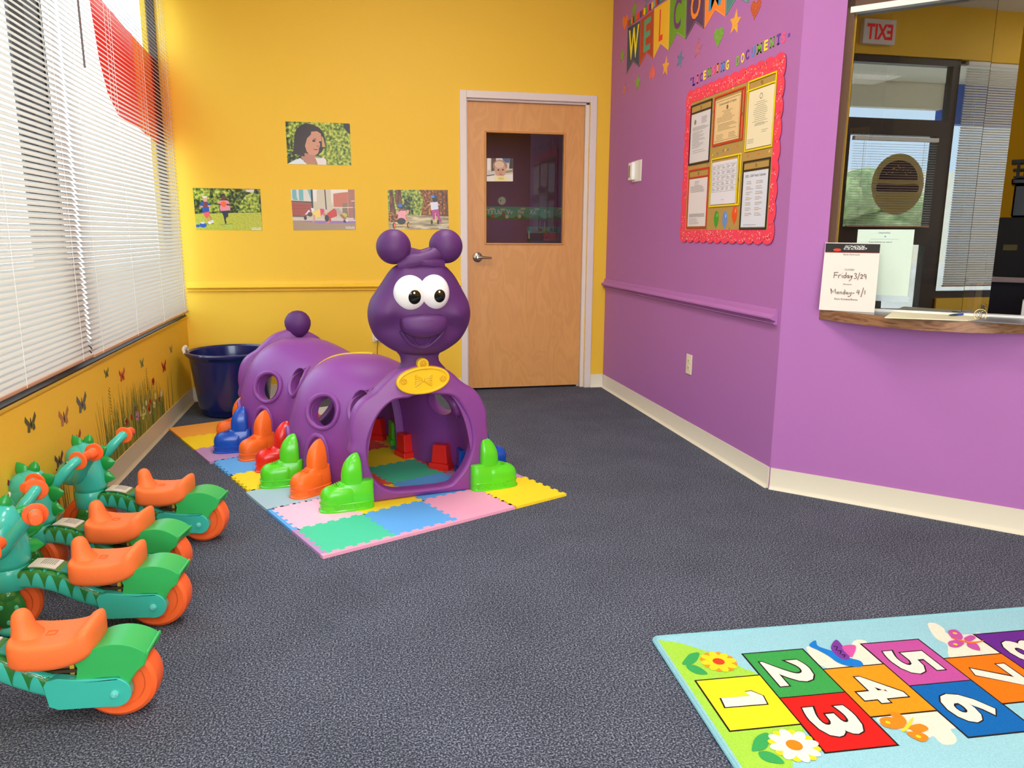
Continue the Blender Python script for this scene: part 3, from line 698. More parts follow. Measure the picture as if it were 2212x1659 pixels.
# ------------------------------------------------------------------ dinosaur ride-on scooters
TEAL = mat('#3FBFAF', .22, .5, coat=.3); TGRN = mat('#2C7A35', .2, .5, coat=.3); FEND = mat('#37B45E', .38, .45, bump=(600, .12)); ORG = mat('#FF6B30', .42, .4, bump=(500, .2)); SPK = mat('#1F9A45', .22, .5)
SEATM = mat('#FF7A3C', .5, .35, bump=(450, .35)); LBL = mat('#D8CDBF', .35); METAL = mat('#6B5A48', .4)
def side_slab(mb, pts, y0, y1, m=None, r=0):
    """outline in the x-z plane given a width from y0 to y1"""
    mb.prism(Frame((0, 0, 0), (1, 0, 0), (0, 0, 1)), pts, -y1, -y0, m); return mb
def arc(cx, cz, r, a0, a1, n=12): return [(cx+r*math.cos(math.radians(a0+(a1-a0)*i/n)), cz+r*math.sin(math.radians(a0+(a1-a0)*i/n))) for i in range(n+1)]
def make_scooter(label, turn):
    t = thing('ride_on_scooter', label, 'ride-on toy', (0, 0, 0), group='dinosaur ride-on scooters')
    # one-piece frame: collar ring, curved beam, rear fork arms
    m = M(); top = [(.388, .200), (.35, .207), (.31, .205), (.266, .194), (.232, .178), (.199, .157), (.165, .138), (.135, .126)]
    bot = [(.388, .143), (.35, .144), (.32, .139), (.278, .124), (.229, .101), (.18, .083), (.152, .072), (.135, .060)]
    T_ = spline(top, 4); B_ = spline(bot, 4); lo = []
    for i, (a, b) in enumerate(zip(T_, B_)):
        w = .040+.012*(i/len(T_)); h = a[1]-b[1]; cz = (a[1]+b[1])/2; xx = (a[0]+b[0])/2
        lo.append([(xx, math.copysign(abs(math.cos(q))**.45, math.cos(q))*w, cz+math.copysign(abs(math.sin(q))**.5, math.sin(q))*h/2) for q in (2*PI*k/24 for k in range(24))])
    m.loft(lo)
    m.lathe([(.001, .140), (.052, .140), (.058, .146), (.058, .203), (.055, .208), (.001, .208)], None, 40, (.418, 0, 0))
    frame = m.build('frame', TEAL, t, ang=45)
    for sg in (-1, 1):
        arm = [(.158, .112), (.150, .125), (.125, .130), (.09, .124), (.02, .120)]+arc(0, .082, .038, 90, 270, 12)+[(.02, .046), (.13, .048), (.150, .058)]
        m = M(); side_slab(m, arm, *((.034, .058) if sg > 0 else (-.058, -.034))); m.build('fork_arm', TEAL, t, bevel=.007, bseg=3, ang=50)
    m = M(); m.box(.125, .165, -.045, .045, .062, .128); m.build('fork_bridge', TEAL, t, bevel=.012, bseg=3)
    for sg in (-1, 1): M().lathe([(.001, 0), (.010, 0), (.009, .006), (.005, .007), (.004, .011), (.001, .011)], None, 18, (0, sg*.057, .080), (0, sg, 0)).build('axle_cap', mat('#6FD0CB', .25), t)
    # dark green saw-tooth saddle painted on the flanks and back of the beam
    m = M(); n = 8
    def beam(x):
        xs = [q[0] for q in reversed(T_)]; zs = [q[1] for q in reversed(T_)]; bs = [q[1] for q in reversed(B_)]
        return float(np.interp(x, xs, zs)), float(np.interp(x, [q[0] for q in reversed(B_)], bs))
    K = 120; x0, x1 = .142, .376
    for sg in (-1, 1):
        L = []; k0 = 6.4
        for k in range(K+1):
            x = x1+(x0-x1)*k/K; zt, zb = beam(x); h = zt-zb; ph = (k/K*k0) % 1
            d = .88-.74*abs(math.sin(PI*(ph)))**.7 if k < K*.97 else .5
            d = d*min(1, .35+k/6); w = .040+.012*(.388-x)/.253
            row = []
            for j in range(7):
                f = d*j/6; sn = 1-2*f; sn = max(min(sn, 1), -1); q = math.asin(math.copysign(abs(sn)**2, sn)) if abs(sn) < 1 else math.copysign(PI/2, sn)
                row.append((x, sg*(abs(math.cos(q))**.45*w+.0012), (zt+zb)/2+math.copysign(abs(math.sin(q))**.5, math.sin(q))*(h/2+.0012)))
            L.append(row)
        nv = len(m.v); m.add([q for r in L for q in r], [(r*7+j, r*7+j+1, (r+1)*7+j+1, (r+1)*7+j) for r in range(K) for j in range(6)])
    for k in range(24):
        xa = x1+(x0-x1)*k/24; xb = x1+(x0-x1)*(k+1)/24; za, zb_ = beam(xa)[0], beam(xb)[0]
        m.add([(xa, -.034, za+.0022), (xa, .034, za+.0022), (xb, .036, zb_+.0022), (xb, -.036, zb_+.0022)], [(0, 1, 2, 3)])
    m.build('saw_tooth_stripe', TGRN, t)['label'] = 'dark green saw-tooth stripe'
    m = M(); za, zb_ = beam(.345)[0], beam(.262)[0]
    lo = []
    for x in np.linspace(.35, .275, 8): lo.append([(x, -.030, beam(x)[0]+.003), (x, .030, beam(x)[0]+.003), (x, .030, beam(x)[0]+.006), (x, -.030, beam(x)[0]+.006)])
    m.loft(lo, LBL)
    for k in range(7): x = .275+.006*k+.012; m.box(x-.0012, x+.0012, -.026, .010, beam(x)[0]+.006, beam(x)[0]+.0066, mat('#8D8577'))
    m.build('warning_label', None, t, smooth=False)['label'] = 'pale sticker with fine print'
    m = M(); m.box(.228, .268, -.030, .030, .150, .196); m.build('seat_recess', mat('#2F8F80', .4), t, bevel=.006)
    # seat: horn in front, raised rear lip
    m = M(); lo = []; n = 30
    P = [(.236, .020, .176, .215), (.232, .050, .160, .228), (.222, .063, .156, .236), (.205, .070, .153, .236), (.18, .072, .151, .232), (.15, .073, .151, .231), (.12, .073, .153, .232), (.095, .072, .158, .236), (.075, .070, .164, .244), (.060, .067, .171, .253), (.048, .060, .180, .256), (.040, .045, .190, .250), (.036, .020, .200, .235)]
    for x, w, z0, z1 in [tuple(q) for q in spline(P, 3)]:
        row = []
        for k in range(n):
            q = 2*PI*k/n; c_, s_ = math.cos(q), math.sin(q); cz = (z0+z1)/2; h = (z1-z0)/2
            zz = cz+math.copysign(abs(s_)**.45, s_)*h
            if s_ > 0: zz -= .010*(1-(abs(c_)**2))*(1 if .07 < x < .22 else .0)
            row.append((x, math.copysign(abs(c_)**.42, c_)*w, zz))
        lo.append(row)
    m.loft(lo)
    lo = []
    for z, rx, ry, cx in ((.210, .042, .050, .200), (.228, .032, .036, .206), (.245, .026, .028, .211), (.262, .0235, .025, .213), (.275, .020, .021, .214), (.284, .013, .014, .214), (.288, .004, .005, .214)):
        lo.append([(cx+rx*math.cos(2*PI*i/24), ry*math.sin(2*PI*i/24), z) for i in range(24)])
    m.loft(lo, cap0=False); seat = m.build('seat', SEATM, t, ang=80)
    m = M(); m.tube([(.150+.010*x, .010*y, .2225) for x, y in ((-1, .9), (1, .9), (1, -.9), (-1, -.9))], .0016, n=6, closed=True); m.build('moulded_mark', SEATM, seat)
    m = M(); m.lathe([(.024, .10), (.020, .165)], METAL, 20, (.12, 0, 0)); m.box(.085, .165, -.030, .030, .128, .136, mat('#4A3A2A', .5)); m.box(.098, .108, -.026, .026, .12, .165, mat('#E8C040', .4)); m.build('seat_post', None, t)
    # fender and wheels
    m = M(); ou = arc(.0, .094, .113, 128, 36, 18); ou = [(.083, .122), (.078, .150)]+arc(0, .094, .112, 132, 42, 18)[3:]+[(-.078+.0, .176)]
    ou = [(.086, .121), (.080, .150)]+[(x, z) for x, z in arc(-.002, .092, .114, 40, 132, 16)]+[(-.070, .150), (-.052, .135), (-.040, .118), (-.030, .100)]+[(-.012, .121), (.02, .1225)]
    side_slab(m, ou, -.052, .052); f = m.build('fender', FEND, t, bevel=.014, bseg=4, ang=50)
    f['label'] = 'bright green fender'
    m = M(); path = [(-.080, .176), (-.070, .150), (-.052, .135), (-.040, .118), (-.030, .100)]
    for sg in (-1, 1): m.tube([(x, sg*.052, z) for x, z in path], .0035, n=6)
    m.tube([(-.080, y, .178) for y in (-.052, 0, .052)], .0035, n=6); m.build('fender_lip', FEND, f)
    M().tube([(-.045+.011*x, .012*y, .195+.004*x) for x, y in ((-1, 1), (1, 1), (1, -1), (-1, -1))], .0014, n=6, closed=True).build('moulded_mark', FEND, f)
    m = M(); pr = [(.020, -.030), (.060, -.029), (.064, -.034), (.080, -.035), (.089, -.028), (.092, -.012), (.092, .012), (.089, .028), (.080, .035), (.064, .034), (.060, .029), (.020, .030)]
    m.lathe(pr, None, 48, (0, 0, .092), (0, 1, 0)); m.build('wheel', ORG, t, ang=30)
    # ---- steering part, turned about the collar
    R = Matrix.Rotation(turn, 4, 'Z'); pv = Vector((.418, 0, 0))
    def turned(mb): mb.v = [tuple(R @ (Vector(q)-pv)+pv) for q in mb.v]; return mb
    m = M()   # green clawed legs over a front wheel
    m.lathe(pr, None, 40, (.430, 0, .092), (0, 1, 0)); turned(m).build('wheel', ORG, t, ang=30)
    for sg in (-1, 1):
        m = M(); m.ell((.425, sg*.045, .085), (.042, .022, .062), TGRN, 20, 12); m.ell((.425, sg*.042, .125), (.030, .022, .030), TGRN, 16, 10)
        m.ell((.415, sg*.046, .022), (.045, .022, .020), TEAL, 16, 10)
        for k in (-1, 0, 1): m.ell((.382, sg*(.046+k*.013), .014), (.016, .007, .012), TEAL, 10, 8)
        for (a, b) in ((.02, .02), (-.018, .012), (.005, -.03)): m.ell((.425+a, sg*.0655, .085+b), (.006, .002, .008), mat('#58C7A4', .3), 10, 6)
        leg = turned(m).build('front_leg', None, t, ang=80); leg['label'] = 'dark green front leg with teal foot'
    m = M(); lo = []
    for x, z, rx, ry, tl in ((.418, .205, .055, .050, 0), (.416, .222, .058, .054, 0), (.418, .245, .062, .058, 0), (.425, .275, .070, .062, 0), (.432, .305, .072, .060, 0), (.430, .335, .064, .055, 0), (.424, .362, .052, .046, 0), (.420, .385, .034, .030, 0), (.418, .396, .012, .012, 0)):
        lo.append([(x+rx*math.cos(2*PI*i/28), ry*math.sin(2*PI*i/28), z) for i in range(28)])
    m.loft(lo); m.ell((.462, 0, .283), (.074, .062, .054), None, 32, 20, Matrix.Rotation(.35, 3, 'Y')); m.ell((.435, 0, .335), (.062, .055, .055), None, 28, 16); head_ = turned(m).build('dinosaur_head', TEAL, t, ang=80)
    m = M()
    for x, z, a, s_ in ((.374, .358, 150, .036), (.356, .312, 172, .040), (.360, .258, 190, .038), (.450, .392, 62, .032), (.408, .400, 105, .026)):
        a = math.radians(a); d = Vector((math.cos(a), 0, math.sin(a))); u = Vector((-d.z, 0, d.x)); c = Vector((x, 0, z)); lo = []
        for k, (e, r) in enumerate(((-.4, 1), (0, 1), (.35, .85), (.65, .55), (.88, .25), (1, .04))):
            lo.append([c+d*s_*e+u*s_*.72*r*math.cos(2*PI*i/16)+Vector((0, 1, 0))*.013*r*math.sin(2*PI*i/16) for i in range(16)])
        m.loft(lo)
    turned(m).build('back_spikes', SPK, head_)['label'] = 'shiny green spikes'
    for sg in (-1, 1):
        m = M(); m.tube([tuple(q) for q in spline([(.440, sg*.045, .262), (.420, sg*.066, .285), (.385, sg*.085, .330), (.352, sg*.100, .370), (.335, sg*.115, .388), (.330, sg*.140, .392)], 4)], [.021]*6+[.019]*6+[.017]*9, n=14)
        arm = turned(m).build('handlebar', TEAL, head_, ang=80)
        m = M(); o = (.331, sg*.118, .389); m.lathe([(.015, 0), (.031, 0), (.033, .003), (.031, .007), (.021, .008), (.0185, .012), (.0175, .058), (.015, .062), (.001, .063)], None, 28, o, (-.05, sg*.998, .03))
        for k in range(28):
            t_ = 2*PI*k/28; m.box(o[0]-.0009+.0265*math.cos(t_), o[0]+.0009+.0265*math.cos(t_), o[1]+sg*.006, o[1]+sg*.0095, o[2]-.004+.0265*math.sin(t_), o[2]+.004+.0265*math.sin(t_))
        turned(m).build('grip', ORG, head_, ang=40)
        m = M(); m.ell((.468, sg*.044, .320), (.010, .006, .013), mat('#F2F2EE', .2), 16, 10); m.ell((.474, sg*.047, .320), (.006, .004, .009), BLK, 12, 8); turned(m).build('dinosaur_eye', None, head_)
        m = M(); m.tube([tuple(q) for q in spline([(.528, sg*.012, .255), (.510, sg*.038, .250), (.480, sg*.049, .258)], 5)], .0016, BLK, n=5); m.ell((.529, sg*.014, .290), (.004, .003, .005), BLK, 8, 6); turned(m).build('mouth', None, head_)
    return t
def place_scooter(x, y, deg, t): t.location = (x, y, 0); t.rotation_euler = (0, 0, PI-math.radians(deg))
SC = [(-.600, 3.000, 9, 0, 'teal dinosaur ride-on scooter farthest from the camera, its spiky head against the grass mural'), (-.668, 2.640, 12, 0, 'teal dinosaur ride-on scooter, second farthest in the row, seat overlapped by its near neighbour'),
      (-.612, 2.335, 5, .42, 'teal dinosaur ride-on scooter with its head turned to the camera at the left picture edge'), (-.596, 1.885, 3, .1, 'nearest teal dinosaur ride-on scooter, only its orange seat and rear half in the picture')]
proto = make_scooter(SC[0][4], 0); place_scooter(*SC[0][:3], proto)
s_ = dup(proto, (0, 0, 0), 0, SC[1][4]); place_scooter(*SC[1][:3], s_)
p2 = make_scooter(SC[2][4], SC[2][3]); place_scooter(*SC[2][:3], p2)
s_ = dup(proto, (0, 0, 0), 0, SC[3][4]); place_scooter(*SC[3][:3], s_)
# ------------------------------------------------------------------ blue tub
tub = thing('party_tub', 'large dark blue plastic tub with white rope handles in the left corner', 'tub', (-.800, 5.245, 0))
NAVY = mat('#101E5C', .22, .5, coat=.3)
m = M(); m.lathe([(.001, .004), (.195, .004), (.205, .012), (.212, .05), (.222, .052), (.262, .375), (.275, .392), (.286, .400), (.288, .412), (.280, .420), (.266, .420), (.258, .410), (.216, .06), (.205, .022), (.001, .020)], None, 64)
m.build('tub_body', NAVY, tub, ang=30)
m = M(); m.tube([(.2270*math.cos(2*PI*i/64), .2270*math.sin(2*PI*i/64), .13) for i in range(64)], .0018, n=5, closed=True); m.tube([(.2425*math.cos(2*PI*i/64), .2425*math.sin(2*PI*i/64), .27) for i in range(64)], .0018, n=5, closed=True); m.build('moulded_ring', NAVY, tub)
for sg in (-1, 1):
    m = M(); m.tube([tuple(q) for q in spline([(sg*.284, -.035, .408), (sg*.292, -.030, .432), (sg*.288, 0, .446), (sg*.280, .03, .432), (sg*.276, .035, .41)], 5)], .009, n=10); m.tube([(sg*.288, -.012, .440), (sg*.285, .014, .444)], .013, n=12)
    m.build('rope_handle', mat('#ECE8DC', .7), tub)['label'] = 'white rope handle'
# ------------------------------------------------------------------ hopscotch rug
RX, RY, RA, RU, RV = .8505, 1.4967, -.0477, .1840, .213
F_RUG = Frame((RX, RY, 0), (math.cos(RA), math.sin(RA), 0), (-math.sin(RA), math.cos(RA), 0))
rug = thing('hopscotch_rug', 'light blue hopscotch rug with numbered coloured squares, flowers, birds and butterflies', 'rug', (1.2, 1.6, 0))
def Wr(mb, name, m=None, **k): return keep_world(mb.build(name, m, rug, **k), rug)
def rugm(c): return mat(c, .95, .1, noise=(420, .13), bump=(650, .8))
def rpx(pts): return [F_RUG.px(x/2.724+1400, y/2.724+1300, .009) for x, y in pts]
y_top = rpx([(60, 205)])[0][1]; x_l = rpx([(40, 230)])[0][0]; y_bot = -.235; x_r = 2.02
def rr_(x0, x1, y0, y1, r, n=6):
    o = []
    for cx, cy, a in ((x1-r, y1-r, 0), (x0+r, y1-r, 90), (x0+r, y0+r, 180), (x1-r, y0+r, 270)): o += [(cx+r*math.cos(math.radians(a+90*i/n)), cy+r*math.sin(math.radians(a+90*i/n))) for i in range(n+1)]
    return o
Wr(M().prism(F_RUG, rr_(x_l, x_r, y_bot, y_top, .02), 0, .008), 'rug_pile', rugm('#9BD0DC'), smooth=False)
pts = rr_(x_l, x_r, y_bot, y_top, .02); Wr(M().tube([F_RUG.p(a, b, .006) for a, b in pts], .0062, n=8, closed=True), 'rug_binding', rugm('#8CC3CE'))['label'] = 'pale blue overlocked edge'
m = M(); Z = [.0082]
def layer(pts, c, dz=.000025): Z[0] += dz; m.prism(F_RUG, pts, Z[0], Z[0], rugm(c))
gr = spline([(x_l+.012, y_top-.006), (x_l+.10, y_top-.012), (x_l+.16, y_top-.07), (x_l+.19, y_top-.17), (x_l+.20, y_top-.30), (x_l+.21, y_bot+.28), (x_l+.19, y_bot+.15), (x_l+.12, y_bot+.06), (x_l+.012, y_bot+.02)], 6)
g2 = rpx([(50, 222), (180, 240), (330, 285), (430, 320), (560, 390), (660, 440), (900, 720), (900, 800), (860, 880), (850, 978)]); g2 = [tuple(q) for q in spline(g2, 4)]
lx = x_l+.012; layer([(lx, g2[0][1])]+g2+[(g2[-1][0]-.02, y_bot+.05), (lx, y_bot+.02)], '#A6D84A')
CREAMR = '#EDE6D2'
for cl in ([(930, 270), (1010, 265), (1060, 300), (1120, 280), (1160, 310), (1210, 230), (1270, 225), (1300, 250), (1400, 360), (1060, 392)], [(1645, 130), (1690, 125), (1740, 155), (1765, 185), (1900, 190), (1940, 180), (1985, 195), (2130, 300), (1800, 335), (1760, 250), (1690, 210)],
        [(1350, 680), (1480, 665), (1740, 645), (1800, 690), (1810, 740), (1780, 750), (1815, 800), (1800, 835), (1730, 835), (1680, 790), (1640, 800), (1560, 770), (1380, 720)]):
    layer([tuple(q) for q in spline(rpx(cl), 4, True)], CREAMR)
SQ = [(0, 0, '1', '#FDE72A'), (1, .5, '2', '#3FA24F'), (1, -.5, '3', '#E2231F'), (2, 0, '4', '#F59A1E'), (3, .5, '5', '#C254A0'), (3, -.5, '6', '#1568B4'), (4, 0, '7', '#FF7A16'), (5, .5, '8', '#6A2C91'), (5, -.5, '9', '#3FA24F'), (6, 0, '10', '#E2231F')]
for i, j, n, c in SQ:
    a, b = i*RU, j*RV
    layer([(a-.003, b-.003), (a+RU+.003, b-.003), (a+RU+.003, b+RV+.003), (a-.003, b+RV+.003)], '#2A211C', .00003)
for i, j, n, c in SQ:
    a, b = i*RU, j*RV; layer([(a+.002, b+.002), (a+RU-.002, b+.002), (a+RU-.002, b+RV-.002), (a+.002, b+RV-.002)], c, .00003)
for i, j, n, c in SQ:
    a, b = i*RU, j*RV
    if n == '1':
        one = rpx([(430, 567), (600, 553), (570, 530), (605, 524), (675, 552), (700, 600), (455, 620)]); cx_ = sum(q[0] for q in one)/7; cy_ = sum(q[1] for q in one)/7
        m.prism(F_RUG, [(cx_+(x-cx_)*1.07, cy_+(y-cy_)*1.12) for x, y in one], Z[0]+.0001, Z[0]+.0001, rugm('#2A211C'))
        m.prism(F_RUG, one, Z[0]+.0002, Z[0]+.0002, rugm('#EFE8DA')); continue
    w = .118 if n not in ('1', '10') else (.070 if n == '1' else .15)
    for off, cc, g, dz in ((.055, '#2A211C', .004, .0001), (.03, '#EFE8DA', 0, .0002)):
        put_text(m, n, F_RUG, a+.028-g, b+RV/2+w/2+g, 1, Z[0]+dz, rugm(cc), rot=-PI/2, off=off, fit=(w+2*g, .122+2*g))
Z[0] += .0003
def flower(cx, cy, r, c1, c2, cc, n=8):
    (a, b), = rpx([(cx, cy)])
    for c_, ph, k in ((c2, .39, 1.0), (c1, 0, 1.02)):
        for q in range(n):
            t = 2*PI*q/n+ph; layer(circle(a+r*.58*k*math.cos(t), b+r*.58*k*math.sin(t), r*.42, 12, r*.24, t), c_, .00002)
    layer(circle(a, b, r*.32, 16), cc)
def leafr(pts, c='#3FA85A'): layer([tuple(q) for q in spline(rpx(pts), 4, True)], c)
leafr([(200, 368), (222, 330), (250, 305), (300, 300), (290, 340), (260, 365)]); leafr([(225, 372), (270, 372), (320, 395), (350, 425), (290, 425), (240, 400)])
leafr([(610, 875), (625, 810), (660, 780), (705, 772), (715, 820), (690, 865), (640, 878)]); leafr([(650, 885), (700, 880), (760, 905), (802, 950), (730, 948), (670, 925)])
flower(415, 352, .052, '#FFD92E', '#FF9A2A', '#E8472B'); flower(860, 845, .060, '#F6F0DE', '#FFD92E', '#FF8A1E')
# bird, butterflies
leafr([(948, 258), (985, 228), (1000, 262), (1080, 290), (1180, 330), (1250, 350), (1262, 380), (1200, 382), (1120, 360), (1060, 318), (1000, 285)], '#1E7FD6')
leafr([(1075, 270), (1105, 225), (1140, 255), (1185, 320), (1165, 345), (1110, 320)], '#7C3FA0'); leafr([(1140, 270), (1180, 255), (1222, 262), (1210, 310), (1190, 325)], '#D45AA8')
for w_ in ([(1765, 175), (1810, 165), (1850, 200), (1840, 225), (1790, 215)], [(1770, 235), (1830, 225), (1860, 245), (1820, 270), (1775, 262)], [(1860, 215), (1900, 198), (1928, 212), (1900, 232), (1870, 232)], [(1880, 240), (1930, 245), (1955, 285), (1920, 282), (1880, 262)]): leafr(w_, '#C456A4')
leafr([(1780, 212), (1900, 236), (1980, 228), (1900, 246)], '#FF7A2A')
for w_ in ([(1365, 690), (1420, 680), (1490, 700), (1510, 735), (1450, 750), (1380, 730)], [(1420, 660), (1470, 655), (1520, 700), (1500, 720)], [(1530, 740), (1600, 720), (1650, 750), (1590, 770)], [(1520, 770), (1600, 770), (1650, 800), (1620, 825), (1560, 805)]): leafr(w_, '#FF8A22')
leafr([(1490, 760), (1530, 715), (1560, 680), (1545, 730), (1510, 765)], '#F4D63A')
for (x, y), c_ in (((1410, 712), '#FFD92E'), ((1590, 795), '#FFD92E'), ((1805, 187), '#FFD92E'), ((1808, 252), '#FFD92E')): (a, b), = rpx([(x, y)]); layer(circle(a, b, .006, 10), c_)
for k in range(3):
    q = rpx([(1090+k*25, 265+k*25), (1115+k*22, 268+k*24), (1105+k*24, 288+k*20)]); Z[0] += .0001; m.tube([F_RUG.p(a, b, Z[0]) for a, b in q], .0012, rugm('#2A2030'), n=4)
Wr(m, 'rug_print', smooth=False)['label'] = 'printed hopscotch squares 1 to 9, flowers, bird and butterflies'
# ------------------------------------------------------------------ photographs taped to the back wall
LEAF = ramp_mat('printed_foliage', 55, [(.30, '#1E2A10'), (.45, '#6E8A22'), (.58, '#B9C348'), (.75, '#E2E08A')], .3, 'noise', 5)
LEAFD = ramp_mat('printed_dark_foliage', 55, [(.32, '#10180C'), (.5, '#38461C'), (.62, '#8C9A34'), (.75, '#C4C460')], .3, 'noise', 5)
LEAFB = ramp_mat('printed_autumn_foliage', 60, [(.32, '#2E160A'), (.5, '#8A4E1E'), (.62, '#C98A3A'), (.75, '#EBCB7A')], .3, 'noise', 5)
TRUNK = ramp_mat('printed_bark', 40, [(.3, '#2A140A'), (.6, '#8A5426')], .3, 'noise', 3, stretch=(3, 1, .5))
GRASSP = ramp_mat('printed_grass', 90, [(.3, '#A6AE2E'), (.7, '#CCCB4E')], .3)
SHADE = ramp_mat('printed_striped_path', 30, [(.35, '#7E7258'), (.5, '#B5A680'), (.65, '#E2D2A4')], .3, 'noise', 2, stretch=(.25, 1, 1.6))
def art(name, label, cat_, fr, crop, base, basem, layers, c0=0.0, thick=.0012, logo=None, group=None):
    x0, y0, k = crop; m = M(); z = c0+thick
    P = lambda x, y: fr.px(x/k+x0, y/k+y0, z)
    m.prism(fr, [P(*q) for q in base], c0, z, mat('#E8E4DA', .4)); z += .0001
    m.prism(fr, [P(*q) for q in base], z, z, basem)
    for L in layers:
        z += .00005; c = L[0] if not isinstance(L[0], str) else mat(L[0], .3)
        if L[1] == 'e':
            (a, b), (a2, _), (_, b3) = P(L[2], L[3]), P(L[2]+L[4], L[3]), P(L[2], L[3]-L[5]); m.prism(fr, circle(a, b, abs(a2-a), 20, abs(b3-b)), z, z, c)
        else: m.prism(fr, [P(*q) for q in L[1:]], z, z, c)
    if logo:
        a0, b0 = P(logo[0], logo[3]-8); a1, b1 = P(logo[2], logo[1]); z += .0001
        put_text(m, 'KAPLAN', fr, a0, b0, 1, z, mat('#F4F0E4', .4), fit=(a1-a0, b1-b0), off=.01)
        m.prism(fr, [(a0, b0-.002), (a1, b0-.002), (a1, b0-.0055), (a0, b0-.0055)], z, z, mat('#F4F0E4', .4))
    return tag(m.build(name, None, smooth=False), label, cat_, group)
GP = 'photographs on the yellow wall'
art('wall_photograph', 'photograph of a dark-haired girl looking sideways, alone above the lower row', 'photograph', F_BACK, (600, 240, 11.06), [(180, 245), (1725, 295), (1755, 1300), (232, 1265)], LEAF, [
    (LEAFD, (185, 250), (260, 250), (250, 560), (200, 540)), (LEAFD, (205, 640), (330, 600), (360, 900), (220, 930)), ('#14100C', (1560, 300), (1715, 300), (1730, 560), (1640, 480), (1580, 400)), (LEAFD, (225, 960), (560, 960), (560, 1110), (240, 1250)),
    ('#2A120C', (560, 330), (680, 290), (860, 330), (980, 390), (1065, 480), (1130, 640), (1150, 870), (1090, 890), (1050, 980), (950, 1060), (620, 1085), (365, 1010), (385, 760), (400, 560), (450, 420)), ('#C79A5C', (1045, 590), (1090, 640), (1140, 860), (1060, 860)),
    ('#B97C62', (640, 1000), (880, 1040), (960, 1270), (700, 1270), (560, 1110)), ('#CF9070', (800, 490), (940, 480), (1030, 540), (1045, 700), (1010, 760), (1010, 840), (985, 890), (990, 930), (960, 1010), (900, 1055), (760, 1040), (690, 960), (650, 830), (700, 650), (790, 560)),
    ('#2E130E', (560, 900), (640, 880), (640, 1085), (540, 1060)), ('#1C0C0A', 'e', 862, 712, 40, 24), ('#1C0C0A', 'e', 1010, 742, 26, 22), ('#3A1A12', (820, 665), (900, 655), (930, 690), (900, 678)), ('#9A3C40', (840, 900), (990, 915), (940, 935), (880, 930)), ('#A86850', 'e', 960, 840, 40, 14),
    ('#DDE2EA', (240, 1262), (380, 1180), (540, 1120), (600, 1180), (700, 1272)), ('#E6DAD8', (890, 1090), (960, 1130), (1100, 1110), (1160, 1170), (1165, 1283), (960, 1278))], group=GP)
art('wall_photograph', 'photograph of two children running with balls on grass, leftmost of the lower row', 'photograph', F_BACK, (400, 390, 11.64), [(190, 185), (1885, 215), (1945, 1262), (280, 1245)], LEAFD, [
    (LEAF, (200, 195), (620, 200), (600, 420), (700, 480), (880, 440), (860, 760), (600, 800), (560, 500), (220, 480)), (LEAF, (1520, 380), (1720, 300), (1850, 330), (1880, 780), (1400, 790), (1340, 640)), ('#D8D2D0', (1510, 222), (1740, 225), (1720, 300), (1560, 290)), (LEAF, (700, 210), (1000, 210), (1160, 370), (1000, 400), (700, 400)),
    (GRASSP, (242, 835), (1905, 800), (1945, 1262), (280, 1245)), ('#5E7A2A', (870, 1110), (1190, 1080), (1190, 1092), (870, 1120)), ('#5E7A2A', (540, 1080), (720, 1070), (720, 1095), (540, 1100)),
    ('#D9A884', 'e', 500, 470, 55, 75), ('#E2D6C8', 'e', 490, 415, 68, 34), ('#2450A8', (425, 525), (560, 535), (640, 620), (600, 670), (608, 775), (440, 812), (425, 670), (365, 650), (395, 545)), ('#DDA67E', (365, 640), (440, 640), (450, 670), (380, 678)), ('#DDA67E', (560, 620), (655, 630), (640, 665), (570, 660)), ('#7A3A38', 'e', 508, 605, 62, 74),
    ('#E8605C', (450, 812), (605, 778), (610, 860), (575, 935), (520, 945), (480, 880)), ('#D8906A', (520, 940), (570, 932), (612, 1025), (585, 1035)), ('#C07A56', (580, 870), (620, 870), (685, 985), (655, 1000)), ('#E6E6DE', 'e', 620, 1060, 52, 36), ('#DADAD6', 'e', 680, 1030, 40, 44),
    ('#3A2018', 'e', 950, 400, 62, 72), ('#6A3828', 'e', 965, 440, 48, 70), ('#E88FA0', (880, 500), (1060, 500), (1120, 570), (1060, 600), (1130, 650), (1135, 745), (900, 768), (865, 700), (885, 600), (790, 570)), ('#4A2820', (780, 570), (900, 590), (900, 620), (790, 600)), ('#4A2820', (1040, 580), (1140, 600), (1130, 635), (1040, 620)), ('#F4662A', 'e', 965, 592, 72, 72),
    ('#232838', (910, 765), (1075, 765), (1085, 905), (1040, 930), (1020, 960), (1040, 1080), (1005, 1092), (965, 900)), ('#1C58B8', 'e', 450, 1120, 90, 62), ('#1C58B8', 'e', 320, 1140, 50, 38), ('#D8D8D0', 'e', 440, 1062, 60, 26), ('#A8C65A', 'e', 1095, 1140, 60, 36)], logo=(1670, 1180, 1910, 1225), group=GP)
